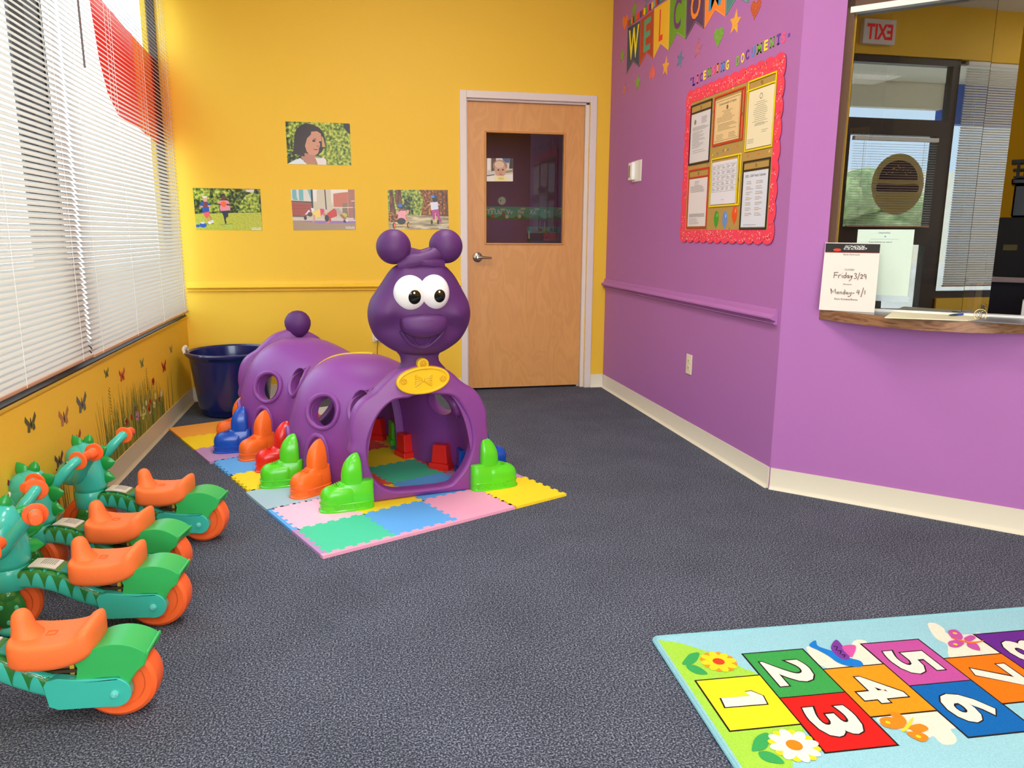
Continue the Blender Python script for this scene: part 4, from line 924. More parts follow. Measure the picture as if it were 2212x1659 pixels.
art('wall_photograph', 'photograph of children holding planks on purple mats, middle of the lower row', 'photograph', F_BACK, (610, 390, 12.29), [(220, 235), (1915, 240), (1952, 1305), (295, 1325)], mat('#CDBFA4', .3), [
    ('#D8D2C6', (225, 240), (760, 240), (772, 548), (240, 532)), ('#6FB0B2', (258, 240), (365, 240), (378, 430), (415, 520), (285, 520), (262, 430)), ('#6FB0B2', (430, 240), (550, 240), (562, 535), (445, 530)), ('#6FB0B2', (665, 240), (755, 240), (760, 520)), ('#E4DCD2', (800, 240), (912, 240), (912, 560), (815, 560)), ('#3A2C28', (750, 240), (800, 240), (825, 760), (775, 740)),
    ('#4A3A30', (240, 532), (775, 560), (775, 598), (240, 566)), ('#A5432E', (245, 570), (768, 600), (772, 940), (270, 932)), ('#7E2E20', (250, 655), (768, 668), (768, 676), (250, 664)), ('#7E2E20', (250, 735), (768, 742), (768, 750), (250, 744)), ('#5A4638', (272, 930), (600, 940), (600, 970), (272, 962)), ('#3A2E2A', (1110, 240), (1140, 240), (1180, 770), (1150, 770)),
    ('#E6DDD0', (1280, 240), (1735, 240), (1735, 300), (1600, 315), (1350, 345), (1330, 670), (1300, 560)), ('#C46848', (1350, 352), (1600, 317), (1740, 310), (1740, 700), (1372, 700)), ('#A86850', (1742, 240), (1912, 240), (1935, 1000), (1752, 990)), ('#8A6A4C', (1590, 600), (1720, 600), (1750, 980), (1600, 980)), ('#B8B83A', 'e', 1640, 920, 80, 60),
    ('#D8CFC0', (1320, 705), (1925, 705), (1925, 725), (1320, 725)), ('#D2C6B0', (275, 1000), (1940, 990), (1945, 1070), (275, 1060)), ('#A68A6C', (278, 1058), (1945, 1100), (1952, 1305), (295, 1325)), ('#9A6FB0', (290, 1062), (1945, 1080), (1945, 1135), (980, 1142), (900, 1120), (560, 1085)), ('#7A6A62', (1870, 560), (1905, 560), (1925, 1040), (1895, 1040)), ('#C8BEB0', (1825, 530), (1915, 530), (1915, 560), (1825, 560)),
    ('#E0DCE4', (590, 915), (700, 770), (760, 850), (690, 880)), ('#E8E0DC', (750, 730), (820, 730), (860, 800), (790, 840)), ('#C88058', (1100, 840), (1175, 920), (1140, 965), (1060, 900)), ('#F0D060', (785, 850), (1000, 750), (1018, 965), (880, 992), (820, 900)), ('#D8286A', (998, 745), (1105, 755), (1118, 820), (1022, 945)), ('#5A2A1C', 'e', 735, 895, 65, 62), ('#3A2018', 'e', 610, 990, 40, 60), ('#D89A70', (830, 900), (870, 930), (868, 1085), (790, 1105), (820, 1060)),
    ('#A86040', (1520, 925), (1572, 885), (1705, 1015), (1640, 1045)), ('#B0A494', (1390, 738), (1500, 733), (1595, 860), (1510, 925), (1440, 870)), ('#C8281E', (1180, 880), (1370, 738), (1430, 790), (1455, 940), (1290, 1000), (1290, 1085), (1232, 1070), (1240, 1000)), ('#2A1612', 'e', 1180, 1000, 58, 90), ('#D8905E', (1235, 1080), (1260, 1085), (1240, 1125), (1150, 1125)), ('#221C1C', 'e', 1660, 1080, 45, 36), ('#E4DCD4', 'e', 1715, 1065, 42, 26)], logo=(1680, 1215, 1920, 1265), group=GP)
art('wall_photograph', 'photograph of two helmeted children on trikes, rightmost of the lower row above the antenna', 'photograph', F_BACK, (820, 390, 12.29), [(210, 245), (1810, 250), (1838, 1303), (245, 1296)], LEAF, [
    (LEAFB, (1050, 250), (1808, 252), (1830, 960), (1100, 930), (1160, 500)), (LEAFD, (640, 420), (860, 420), (900, 900), (640, 900)), (TRUNK, (262, 248), (345, 248), (375, 500), (425, 875), (268, 840)), (TRUNK, (420, 248), (570, 248), (592, 640), (480, 760), (410, 520)), (TRUNK, (1500, 252), (1580, 252), (1600, 940), (1540, 940)), (TRUNK, (1640, 252), (1690, 252), (1700, 950), (1650, 950)), (TRUNK, (1720, 252), (1805, 252), (1815, 950), (1740, 950)), (LEAFB, (240, 850), (480, 880), (470, 1110), (245, 1110)),
    (SHADE, (246, 1110), (480, 1100), (760, 915), (1200, 925), (1830, 955), (1838, 1303), (245, 1296)), ('#E0A07A', (430, 800), (500, 780), (500, 880), (440, 900)), ('#E0A07A', (720, 780), (780, 780), (770, 890), (710, 890)), ('#8A4A34', 'e', 590, 760, 70, 60), ('#1A1A22', 'e', 575, 690, 92, 64), ('#2A6AC0', 'e', 545, 665, 62, 44), ('#F0A0A8', (470, 860), (560, 800), (700, 800), (722, 890), (680, 930), (705, 1060), (470, 1070), (500, 930)), ('#E0804E', (690, 960), (740, 960), (755, 1090), (720, 1090)),
    ('#2A1A16', 'e', 580, 1080, 115, 88), ('#F5C020', (420, 1178), (750, 1168), (750, 1200), (420, 1208)), ('#221A18', 'e', 390, 1195, 45, 84), ('#F07028', 'e', 402, 1195, 26, 62), ('#221A18', 'e', 765, 1180, 38, 84), ('#F0A028', 'e', 778, 1185, 20, 56),
    ('#D89A78', (1290, 640), (1350, 590), (1360, 640), (1310, 680)), ('#D89A78', (1540, 590), (1600, 640), (1580, 670), (1540, 640)), ('#1A1010', 'e', 1465, 510, 66, 75), ('#1A2030', 'e', 1435, 430, 84, 46), ('#4A90E0', 'e', 1410, 425, 52, 34), ('#DCDCE8', (1345, 580), (1540, 565), (1562, 755), (1370, 790)),
    ('#B8308A', (1388, 790), (1560, 762), (1592, 930), (1655, 1085), (1600, 1115), (1505, 900), (1475, 850), (1462, 1040), (1415, 1035)), ('#F5C020', (1470, 860), (1490, 860), (1505, 1090), (1480, 1090)), ('#F5C020', (1405, 1082), (1535, 1082), (1535, 1112), (1405, 1112)), ('#3A2418', 'e', 1385, 1105, 30, 66), ('#2A1A18', 'e', 1555, 1100, 30, 66)], logo=(1570, 1210, 1800, 1255), group=GP)
# ------------------------------------------------------------------ outlets, thermostat, wires
def outlet(fr, a, b, label, plug=False):
    t = thing('wall_outlet', label, 'outlet', fr.p(a, b, 0)); m = M(); m.box(a-.036, a+.036, b-.058, b+.058, 0, .006, fr=fr)
    keep_world(m.build('cover_plate', mat('#E9DCBC', .4), t, bevel=.0025), t)
    for d in (-.020, .020):
        m = M(); m.prism(fr, rr_(a-.0165, a+.0165, b+d-.0145, b+d+.0145, .006), .006, .0085, mat('#E2D4B2', .4))
        for e in (-.006, .006): m.box(a+e-.001, a+e+.001, b+d-.003, b+d+.006, .0086, .0090, mat('#2A2420'), fr)
        keep_world(m.build('socket', None, t, smooth=False), t)
    if plug:
        keep_world(M().box(a-.018, a+.026, b-.04, b+.035, .006, .045, fr=fr).build('plug_adapter', mat('#F2EEE4', .4), t, bevel=.004), t)
        q = lambda x, z, c=.012: fr.p(a+x, b+z, c)
        keep_world(M().tube([Vector(v) for v in spline([q(.0, -.04), q(.002, -.07), q(-.004, -.11), q(-.002, -.2), q(.01, -.34)], 5)], .0022, n=6).build('power_cord', mat('#4A2A1E', .5), t), t)
a, b = F_PUR.px(1489.5, 787); outlet(F_PUR, a, b, 'ivory wall outlet low on the purple wall under the chair rail')
a, b = F_BACK.px(815, 722); outlet(F_BACK, a, b, 'ivory wall outlet with a white plug adapter behind the caterpillar head', True)
t = thing('thermostat', 'white wall thermostat with a small dark display left of the bulletin board', 'thermostat', F_PUR.p(-5.03, 1.59))
(a0, b0), (a1, b1) = F_PUR.px(1367.5, 349), F_PUR.px(1384.5, 391)
keep_world(M().box(a0, a1+.01, b1, b0, 0, .006, fr=F_PUR).build('wall_plate', mat('#F0ECE4', .4), t, bevel=.004), t)
bx = M().box(a0-.005, a0+.068, b1+.012, b0-.010, .006, .032, fr=F_PUR); keep_world(bx.build('thermostat_body', mat('#F4F1EC', .35), t, bevel=.006, bseg=3), t)
keep_world(M().box(a0+.008, a0+.030, b1+.03, b0-.03, .0321, .0330, fr=F_PUR).build('display', mat('#6E6A58', .2), t), t)
t = thing('cable_raceway', 'thin white cable channel rising in the left back corner behind the tub', 'cable channel', F_BACK.p(-1.095, .1))
(a0, b0) = F_BACK.px(401, 722)
keep_world(M().box(a0-.006, a0+.006, .10, b0, 0, .009, fr=F_BACK).build('channel', mat('#E4C98C', .5), t, bevel=.002), t)
pts = [F_LEFT.p(F_LEFT.px(382, 684, .004)[0], .612, .004), F_BACK.p(a0-.012, .640, .02), F_BACK.p(a0+.008, .62, .02), F_BACK.p(a0-.002, .57, .012), F_BACK.p(a0, b0-.005, .006)]
keep_world(M().tube([Vector(v) for v in spline(pts, 6)], .0025, n=6).build('wire', mat('#5A1E16', .5), t), t)
# ------------------------------------------------------------------ WELCOME pennants, stars and hearts
def c6(x, y): return F_PUR.px(x/5.53+1320, y/5.53, .002)
PEN = [('W', '#3D4A6A', '#FFF02A', [(197, 335), (350, 245), (333, 800), (260, 735), (183, 885)], (203, 740, 338, 280), 'navy', 'yellow'), ('E', '#BC432B', '#5EA28A', [(352, 235), (515, 112), (500, 705), (420, 632), (335, 800)], (384, 635, 480, 185), 'rust red', 'teal'),
       ('L', '#F6BF33', '#F0304A', [(515, 105), (705, -20), (683, 600), (590, 522), (503, 702)], (568, 500, 628, 85), 'yellow', 'red'), ('C', '#6E9E2E', '#6B3A78', [(705, -20), (905, -125), (883, 465), (785, 400), (687, 600)], (740, 382, 846, -60), 'green', 'purple'),
       ('O', '#5A3A64', '#F98B2C', [(905, -125), (1128, -250), (1107, 345), (1003, 268), (890, 472)], (945, 262, 1078, -150), 'purple', 'orange'), ('M', '#F98A34', '#2E9BD8', [(1128, -250), (1378, -390), (1360, 200), (1240, 122), (1112, 350)], (1165, 138, 1325, -240), 'orange', 'blue'),
       ('E', '#4F8A86', '#F4E24A', [(1378, -390), (1640, -545), (1640, 38), (1500, -28), (1370, 190)], (1430, 0, 1580, -360), 'teal', 'yellow')]
for L, bc_, lc, poly, bx, n1, n2 in PEN:
    P = [c6(*q) for q in poly]; m = M(); m.prism(F_PUR, P, 0, .0016); base_ = m.build('welcome_pennant', mat(bc_, .6), smooth=False)
    tag(base_, '%s pennant with the %s letter %s of the WELCOME banner%s' % (n1, n2, L, ', cut by the top edge' if n1 == 'teal' else ''), 'pennant', 'pennants of the WELCOME banner')
    m = M(); a0, b0 = c6(bx[0], bx[1]); a1, b1 = c6(bx[2], bx[3]); put_text(m, L, F_PUR, a0, b0, 1, .0022, None, off=.02, fit=(a1-a0, b1-b0)); m.build('pennant_letter', mat(lc, .6), base_, smooth=False)
    m = M(); cx = sum(q[0] for q in P)/5; cy = sum(q[1] for q in P)/5
    ins = [(x+(cx-x)*.05, y+(.008 if i in (2, 3, 4) else -.004)) for i, (x, y) in enumerate(P)]
    for i in range(1, 5):
        (xa, ya), (xb, yb) = ins[i], ins[(i+1) % 5]; LL = math.hypot(xb-xa, yb-ya); n = int(LL/.009)
        dx, dy = (xb-xa)/LL, (yb-ya)/LL
        for k in range(n):
            s0 = k*.009; x, y = xa+dx*s0, ya+dy*s0; w = .0007
            m.add([F_PUR.p(x-dy*w, y+dx*w, .0021), F_PUR.p(x+dx*.006-dy*w, y+dy*.006+dx*w, .0021), F_PUR.p(x+dx*.006+dy*w, y+dy*.006-dx*w, .0021), F_PUR.p(x+dy*w, y-dx*w, .0021)], [(0, 1, 2, 3)])
    m.build('printed_stitching', mat('#EDE6D8', .6), base_, smooth=False)
m = M(); cs = ['#C0432B', '#3A7A3A', '#F98230', '#5E3A66', '#6A9E2E', '#E8503A', '#F0304A', '#3D4A8A', '#C0432B', '#FFE02A', '#6A9E2E', '#E8457A', '#5E2A66', '#F6BF33', '#8AB0B0', '#C0432B', '#5E3A66', '#4F8A86', '#6A9E2E', '#F98230', '#3A7A3A', '#F6BF33']
A0, B0 = c6(197, 330); A1, B1 = c6(705, -25)
for k in range(44):
    a = A0+(A1-A0)*k/22; w = (A1-A0)/22; b = B0+(B1-B0)*0
    m.prism(F_PUR, [(a+.0006, b+.004), (a+w-.0006, b+.004), (a+w-.0006, b+.042), (a+.0006, b+.042)][::-1] if k % 2 == 0 else [(a+w/2, b)]+[(a+w*(.5+.46*math.sin(t)), b+.008-.008*math.cos(t)) for t in (PI*.25, PI*.5)]+[(a+w*.96, b+.042), (a+w*.04, b+.042)]+[(a+w*(.5-.46*math.sin(t)), b+.008-.008*math.cos(t)) for t in (PI*.5, PI*.25)], .0024, .0032, mat(cs[k % len(cs)], .6))
tag(m.build('scalloped_garland', None, smooth=False), 'multicoloured scalloped garland strip along the tops of the WELCOME pennants', 'garland')
def glitter(c, c2):
    k = 'glitter'+c
    if k in MATS: return MATS[k]
    g = ramp_mat(k, 420, [(.12, '#FFFFFF'), (.2, c2), (.5, c), (1, c)], .25, 'voronoi', spec=.8); return g
def star(cx, cy, r, rot=0, k=.45): return [(cx+(r if i % 2 == 0 else r*k)*math.sin(rot+PI*i/5), cy+(r if i % 2 == 0 else r*k)*math.cos(rot+PI*i/5)) for i in range(10)]
def heart(cx, cy, r, rot=0):
    o = []
    for i in range(28):
        t = 2*PI*i/28; x = 16*math.sin(t)**3/17*r; y = (13*math.cos(t)-5*math.cos(2*t)-2*math.cos(3*t)-math.cos(4*t))/17*r
        o.append((cx+x*math.cos(rot)+y*math.sin(rot), cy-x*math.sin(rot)+y*math.cos(rot)))
    return o
DEC = [('heart', '#E8552B', '#FF8A5A', 170, 155, 365, .1, 'orange glitter heart, leftmost, beside the WELCOME garland'), ('star', '#3C8A2E', '#9AD86A', 278, 5, 205, .1, 'green glitter star above the scalloped garland'), ('star', '#33508A', '#8AA8E0', 425, -60, 105, .2, 'dark blue glitter star at the top edge above the garland'),
       ('star', '#4C8A2A', '#9AD86A', 137, 565, 745, .2, 'green glitter star left of the navy W pennant'), ('star', '#4C9A2A', '#A8E07A', 320, 880, 1070, .1, 'green glitter star below the navy W pennant'), ('star', '#A8406A', '#F0A0C0', 163, 975, 1150, .2, 'small mauve glitter star, lowest at the far left'),
       ('heart', '#E0345A', '#FF9AB0', 495, 760, 968, 3.3, 'pink red glitter heart under the rust E pennant'), ('star', '#F29A22', '#FFD880', 655, 672, 900, .15, 'orange glitter star under the yellow L pennant'), ('star', '#2F5A9A', '#8AB8E8', 828, 590, 805, .3, 'blue glitter star under the green C pennant'),
       ('star', '#A8407E', '#F2A0D0', 1042, 445, 695, .15, 'magenta glitter star under the purple O pennant'), ('heart', '#4E9A2B', '#A8E07A', 1290, 292, 568, .12, 'big green glitter heart under the orange M pennant'), ('star', '#F2A022', '#FFE08A', 1490, 102, 400, .15, 'orange glitter star under the teal pennant'),
       ('heart', '#B53A26', '#F0805A', 1732, -40, 230, .12, 'dark red glitter heart at the top edge, right of the pennants')]
for kind, c, c2, x, y0, y1, rot, lab in DEC:
    (a, bt), (_, bb) = c6(x, y0), c6(x, y1); r = (bt-bb)/2*1.03; m = M(); m.prism(F_PUR, star(a, (bt+bb)/2-.004, r, rot) if kind == 'star' else heart(a, (bt+bb)/2, r*.98, rot), 0, .0018)
    tag(m.build('glitter_'+kind, glitter(c, c2), smooth=False), lab, kind, 'glitter stars and hearts around the banner')
# ------------------------------------------------------------------ cut-out letters
LT = [('“', 950, 965, 'purple', 0), ('L', 985, 1022, 'purple', 0), ('I', 1030, 997, 'pink', 0), ('C', 1072, 975, 'purple', 0), ('E', 1115, 950, 'yellow', 0), ('N', 1170, 918, 'green', 0), ('S', 1222, 893, 'pink', 0), ('I', 1268, 868, 'orange', 0), ('N', 1328, 855, 'blue', 0), ('G', 1385, 833, 'yellow', 0),
      ('D', 1510, 783, 'green', 1), ('O', 1567, 750, 'yellow', 1), ('C', 1622, 713, 'purple', 1), ('U', 1688, 678, 'blue', 1), ('M', 1765, 643, 'green', 1), ('E', 1845, 603, 'yellow', 1), ('N', 1918, 570, 'green', 1), ('T', 1993, 535, 'purple', 1), ('S', 2055, 515, 'pink', 1), ('”', 2118, 445, 'purple', 1)]
LC = dict(purple='#6A3C9E', pink='#FF5A8C', yellow='#FFE83A', green='#7CB83A', orange='#FF9A3A', blue='#3AA0E0')
seen = {}
for ch, x, y, c, wd_ in LT:
    a, b = c6(x, y); h = .046; m = M(); w = {'I': .018, 'M': .046, '“': .018, '”': .018}.get(ch, .034)
    if ch in '“”':
        for e in (-.006, .004): m.prism(F_PUR, [(a+e, b), (a+e+.005, b+.002), (a+e+.006, b+.016), (a+e+.001, b+.015)], 0, .0014)
    else:
        put_text(m, ch, F_PUR, a-w/2, b, 1, .0014, None, off=.035, fit=(w, h)); 
        if ch in 'INETLM':
            for z in ((b, b+.007), (b+h-.007, b+h)):
                if ch == 'T' and z[0] > b: continue
                if ch == 'L' and z[0] > b+.01: m.box(a-w*.62, a-w*.1, z[0], z[1], .0006, .0014, fr=F_PUR); continue
                if ch in 'ITL': m.box(a-(w*.72 if ch == 'I' else w*.35), a+(w*.72 if ch == 'I' else w*.35), z[0], z[1], .0006, .0014, fr=F_PUR)
                elif ch != 'E':
                    for e in (-1, 1): m.box(a+e*w*.42-.008, a+e*w*.42+.008, z[0], z[1], .0006, .0014, fr=F_PUR)
    word = 'DOCUMENTS' if wd_ else 'LICENSING'; nm = {'“': 'opening quotation mark', '”': 'closing quotation mark'}.get(ch)
    k = (ch, word); seen[k] = seen.get(k, 0)+1; od = {1: 'first', 2: 'second'}[seen[k]]
    rep = word.count(ch) > 1
    lab = ('purple cut-out %s of the board title' % nm) if nm else '%s cut-out letter %s%s in the word %s above the board' % (c, (od+' ') if rep else '', ch, word)
    tag(m.build('cutout_letter', mat(LC[c], .6), smooth=False), lab, 'letter', 'cut-out letters of the board title')
# ------------------------------------------------------------------ bulletin board
def c5(x, y, c=.006): return F_PUR.px(x/3.607+1440, y/3.607+100, c)
bb = thing('bulletin_board', 'tan bulletin board with a wavy pink sprinkle border on the purple wall', 'bulletin board', F_PUR.p(-3.76, 1.13))
OA0, OA1, OB0, OB1 = -4.270, -3.258, 1.150, 1.962; IA0, IA1, IB0, IB1 = -4.218, -3.305, 1.205, 1.905
keep_world(M().box(IA0-.03, IA1+.03, IB0-.03, IB1+.03, .001, .004, fr=F_PUR).build('backing_paper', mat('#B8924E', .8), bb, smooth=False), bb)
def wave(p, q, n, amp):
    dx, dy = q[0]-p[0], q[1]-p[1]; L = math.hypot(dx, dy); nx, ny = dy/L, -dx/L; o = []
    for k in range(n*10): t = k/(n*10); s_ = amp*abs(math.sin(PI*n*t))**.7; o.append((p[0]+dx*t+nx*s_, p[1]+dy*t+ny*s_))
    return o
out = wave((OA0, OB0), (OA1, OB0), 12, .014)+wave((OA1, OB0), (OA1, OB1), 9, .014)+wave((OA1, OB1), (OA0, OB1), 12, .014)+wave((OA0, OB1), (OA0, OB0), 9, .014)
m = M(); m.prism(F_PUR, out, .004, .0056, mat('#F8405E', .55), holes=[[(IA0, IB0), (IA1, IB0), (IA1, IB1), (IA0, IB1)]])
rnd = random.Random(3)
for k in range(620):
    side = rnd.random()
    if side < .33: a, b = rnd.uniform(OA0, OA1), rnd.uniform(OB0+.002, IB0-.006)
    elif side < .66: a, b = rnd.uniform(OA0, OA1), rnd.uniform(IB1+.006, OB1-.002)
    elif side < .83: a, b = rnd.uniform(OA0+.003, IA0-.006), rnd.uniform(OB0, OB1)
    else: a, b = rnd.uniform(IA1+.006, OA1-.003), rnd.uniform(OB0, OB1)
    t = rnd.uniform(0, PI); l, w = rnd.uniform(.003, .0055), .0013; ca, sa = math.cos(t), math.sin(t)
    m.prism(F_PUR, [(a+ca*x-sa*y, b+sa*x+ca*y) for x, y in ((-l, -w), (l, -w), (l, w), (-l, w))], .0059, .0059, mat(rnd.choice(['#FFF4EA', '#FFF4EA', '#3A1420', '#FFD24A', '#D81E4A', '#FF9A3A']), .5))
keep_world(m.build('scalloped_border', None, bb, smooth=False), bb)['label'] = 'pink scalloped border printed with sprinkles'
m = M()
for x, y in ((258, 428), (312, 404), (517, 326), (375, 830), (395, 835), (357, 848), (440, 812), (458, 808), (478, 806), (552, 778), (582, 768), (633, 855), (717, 838), (800, 818), (218, 942), (318, 920), (352, 1298), (212, 1437), (268, 1434), (315, 1433), (488, 1420), (603, 1445), (683, 1444), (768, 1440), (630, 352), (362, 512)):
    a, b = c5(x, y, .0045); t = rnd.uniform(0, 1.5); l, w = .007, .0035; ca, sa = math.cos(t), math.sin(t)
    m.prism(F_PUR, [(a+ca*p-sa*q, b+sa*p+ca*q) for p, q in ((-l, -w), (l, -w), (l, w), (-l, w))], .0042, .0046, mat(rnd.choice(['#F0602A', '#3A7AC8', '#8AC83A', '#FFD23A', '#F0602A']), .5))
keep_world(m.build('confetti', None, bb, smooth=False), bb)
SHEET = [('black', '#141820', [(198, 465), (357, 403), (332, 900), (165, 933)], '#DDD8DC', 't', 'upper left'), ('red', '#D8301E', [(378, 395), (617, 312), (590, 730), (355, 783)], '#EBC994', 'r', 'upper middle'), ('yellow', '#F2D816', [(640, 275), (862, 187), (825, 780), (608, 828)], '#F0E2BE', 't', 'upper right'),
         ('red', '#D8301E', [(173, 968), (335, 937), (305, 1418), (157, 1420)], '#E6DCDD', 't', 'lower left'), ('yellow', '#F2D816', [(352, 877), (588, 830), (562, 1240), (330, 1253)], '#E6E2EA', 'r', 'lower middle, above the balloons'), ('black', '#141820', [(595, 900), (808, 862), (778, 1425), (570, 1430)], '#DDDFEA', 't', 'lower right')]
INK = mat('#3A3436', .6)
for n_, (cn, cc, q, pc, op, where) in enumerate(SHEET):
    P = [c5(*p) for p in q]; a0 = (P[0][0]+P[3][0])/2; a1 = (P[1][0]+P[2][0])/2; b1 = (P[0][1]+P[1][1])/2; b0 = (P[2][1]+P[3][1])/2
    t = thing('document_sleeve', '%s edged plastic document sleeve, %s on the bulletin board' % (cn, where), 'document', F_PUR.p(a0, b0), group='document sleeves on the bulletin board'); w = .0075
    m = M(); m.prism(F_PUR, [(a0, b0), (a1, b0), (a1, b1), (a0, b1)], .0062, .0085, None, holes=[[(a0+w, b0+w), (a1-w, b0+w), (a1-w, b1-w), (a0+w, b1-w)]])
    if op == 't': m.box(a0+w, a1-w, b1-.048, b1-.041, .0062, .0085, fr=F_PUR)
    else: m.box(a1-.034, a1-.027, b0+w, b1-w, .0062, .0085, fr=F_PUR)
    keep_world(m.build('coloured_edge', mat(cc, .35), t, smooth=False), t)
    pa0, pa1, pb0, pb1 = a0+.012, a1-(.012 if op == 't' else .040), b0+.012, b1-(.052 if op == 't' else .022)
    m = M(); m.box(pa0, pa1, pb0, pb1, .0063, .0068, mat(pc, .5), F_PUR); W0, H0 = pa1-pa0, pb1-pb0
    def lines(x0, x1, y0, y1, n, j=.3):
        for k in range(n):
            y = y0+(y1-y0)*k/max(n-1, 1); e = rnd.uniform(0, j)
            m.box(pa0+W0*x0, pa0+W0*(x1-(x1-x0)*e), pb0+H0*y-.0007, pb0+H0*y+.0007, .0069, .0070, INK, F_PUR)
    def cl(x, y, n, ws):
        for k in range(n): h_ = ws*rnd.uniform(.4, 1)/2; m.box(pa0+W0*(x-h_), pa0+W0*(x+h_), pb0+H0*(y-k*.033)-.0007, pb0+H0*(y-k*.033)+.0007, .0069, .0070, INK, F_PUR)
    if n_ == 0: m.prism(F_PUR, circle(pa0+W0*.22, pb0+H0*.83, .014), .0069, .0069, mat('#8A8A6A')); lines(.55, .85, .78, .90, 7); lines(.1, .95, .66, .72, 4); lines(.1, .8, .30, .62, 14, .6); lines(.15, .9, .2, .24, 2)
    if n_ == 1:
        m.prism(F_PUR, [(pa0+.008, pb0+.008), (pa1-.008, pb0+.008), (pa1-.008, pb1-.008), (pa0+.008, pb1-.008)], .0069, .0069, mat('#5A4A30'), holes=[[(pa0+.010, pb0+.010), (pa1-.010, pb0+.010), (pa1-.010, pb1-.010), (pa0+.010, pb1-.010)]])
        put_text(m, 'Commonwealth of Virginia', F_PUR, pa0+W0*.5, pb0+H0*.86, .017, .0071, INK, align='c'); m.prism(F_PUR, circle(pa0+W0*.5, pb0+H0*.78, .011), .0070, .0070, mat('#7A6A48')); cl(.5, .71, 4, .5); lines(.1, .9, .48, .58, 4); lines(.15, .9, .28, .42, 6, .5); lines(.1, .4, .08, .18, 4); lines(.6, .9, .08, .18, 4)
    if n_ == 2: m.prism(F_PUR, circle(pa0+W0*.5, pb0+H0*.87, .013), .0069, .0069, mat('#4A4A38')); m.prism(F_PUR, circle(pa0+W0*.5, pb0+H0*.87, .010), .0070, .0070, mat(pc, .5)); cl(.5, .78, 12, .6); lines(.3, .85, .38, .40, 2); lines(.6, .85, .25, .28, 2); lines(.05, .35, .1, .16, 3)
    if n_ == 3: lines(.3, .6, .86, .94, 4); lines(.08, .9, .72, .84, 7, .3); lines(.08, .95, .2, .26, 5, .1); lines(.08, .9, .05, .16, 5, .5)
    if n_ == 4:
        for k in range(6): y = .92-.125*k; m.box(pa0+W0*.03, pa1-W0*.03, pb0+H0*y-.0005, pb0+H0*y+.0005, .0069, .0070, INK, F_PUR)
        for k in range(6): x = .03+.188*k; m.box(pa0+W0*x-.0004, pa0+W0*x+.0004, pb0+H0*.295, pb0+H0*.92, .0069, .0070, INK, F_PUR)
        for k in range(5):
            for j in range(5): lines(.05+.188*k, .20+.188*k, .83-.125*j, .89-.125*j, 4, .6)
        cl(.5, .10, 1, .2)
    if n_ == 5:
        put_text(m, '2023 - 2024 Yearly Calendar', F_PUR, pa0+W0*.08, pb0+H0*.90, .0165, .0070, INK, off=.01)
        for j in range(7):
            for x0 in (.14, .54):
                lines(x0, x0+.30, .78-.095*j, .82-.095*j, 3, .5); m.box(pa0+W0*x0, pa0+W0*(x0+.18), pb0+H0*(.795-.095*j), pb0+H0*(.795-.095*j)+.002, .0071, .0072, mat('#F0B83A', .6), F_PUR)
        lines(.1, .7, .04, .04, 1)
    keep_world(m.build('printed_sheet', None, t, smooth=False), t)
    m = M(); 
    if op == 't': m.tube([F_PUR.p((a0+a1)/2+.006*math.cos(v), b1-.026+.006*math.sin(v), .0088) for v in (2*PI*i/14 for i in range(14))], .0013, n=5, closed=True)
    else: m.tube([F_PUR.p(a1-.017+.005*math.cos(v), (b0+b1)/2+.005*math.sin(v), .0088) for v in (2*PI*i/14 for i in range(14))], .0013, n=5, closed=True)
    keep_world(m.build('eyelet', mat('#B09A5A', .3, metal=1), t), t)
for x, y, c, c2, n_ in ((385, 1345, '#3FA02E', '#A8E07A', 'green'), (452, 1350, '#6A94D8', '#C8DCFF', 'blue'), (527, 1310, '#F0541E', '#FFB08A', 'orange red')):
    a, b = c5(x, y, .006); m = M(); m.prism(F_PUR, [(a+.026*math.sin(t)*(1 if math.cos(t) > 0 else 1-.22*abs(math.cos(t))), b+.043*math.cos(t)) for t in (2*PI*i/28 for i in range(28))], .0042, .0056, mat(c, .3))
    m.prism(F_PUR, [(a, b-.042), (a+.004, b-.051), (a-.004, b-.051)], .0042, .0056, mat(c, .3)); m.prism(F_PUR, circle(a+.009, b+.018, .004, 12, .010, -.3), .0057, .0057, mat(c2, .3))
    tag(m.build('paper_balloon', None, smooth=False), '%s paper balloon at the foot of the bulletin board' % n_, 'paper balloon', 'paper balloons on the bulletin board')
# ------------------------------------------------------------------ reception window: shelf, glass, papers
CW = ramp_mat('walnut_laminate', 9, [(.3, '#5E3A24'), (.5, '#8A5E3E'), (.62, '#A0724C'), (.8, '#6E4630')], .35, 'noise', 4, 0, (1, 1, 6), 1.5, .5)
sh = [(.162, -.16), (.162, 0)]+[tuple(q) for q in spline([(.163, .002), (.25, .055), (.33, .10), (.45, .16), (.60, .188), (.75, .165), (.90, .095), (1.05, .002)], 6)]+[(1.055, -.16)]
Fs = Frame(F_DIA.p(0, 0, 0), F_DIA.ex, F_DIA.en)      # plan of the shelf: a along the wall, b out into the room; its normal points down
m = M(); m.prism(Fs, sh, -.815, -.859); shelf = tag(m.build('counter_shelf', CW, smooth=False), 'bowed walnut laminate shelf of the reception window', 'shelf')
shelf.modifiers.clear()
m = M(); m.prism(Fs, [(a, b-.004 if b > 0 else b) for a, b in sh], -.859, -.8602); m.build('laminate_top', mat('#6A6460', .22, .5), shelf, smooth=False)['label'] = 'dark grey glossy top face'
fr_ = bpy.data.objects.new('window_4', None); COL.objects.link(fr_); struct(fr_)
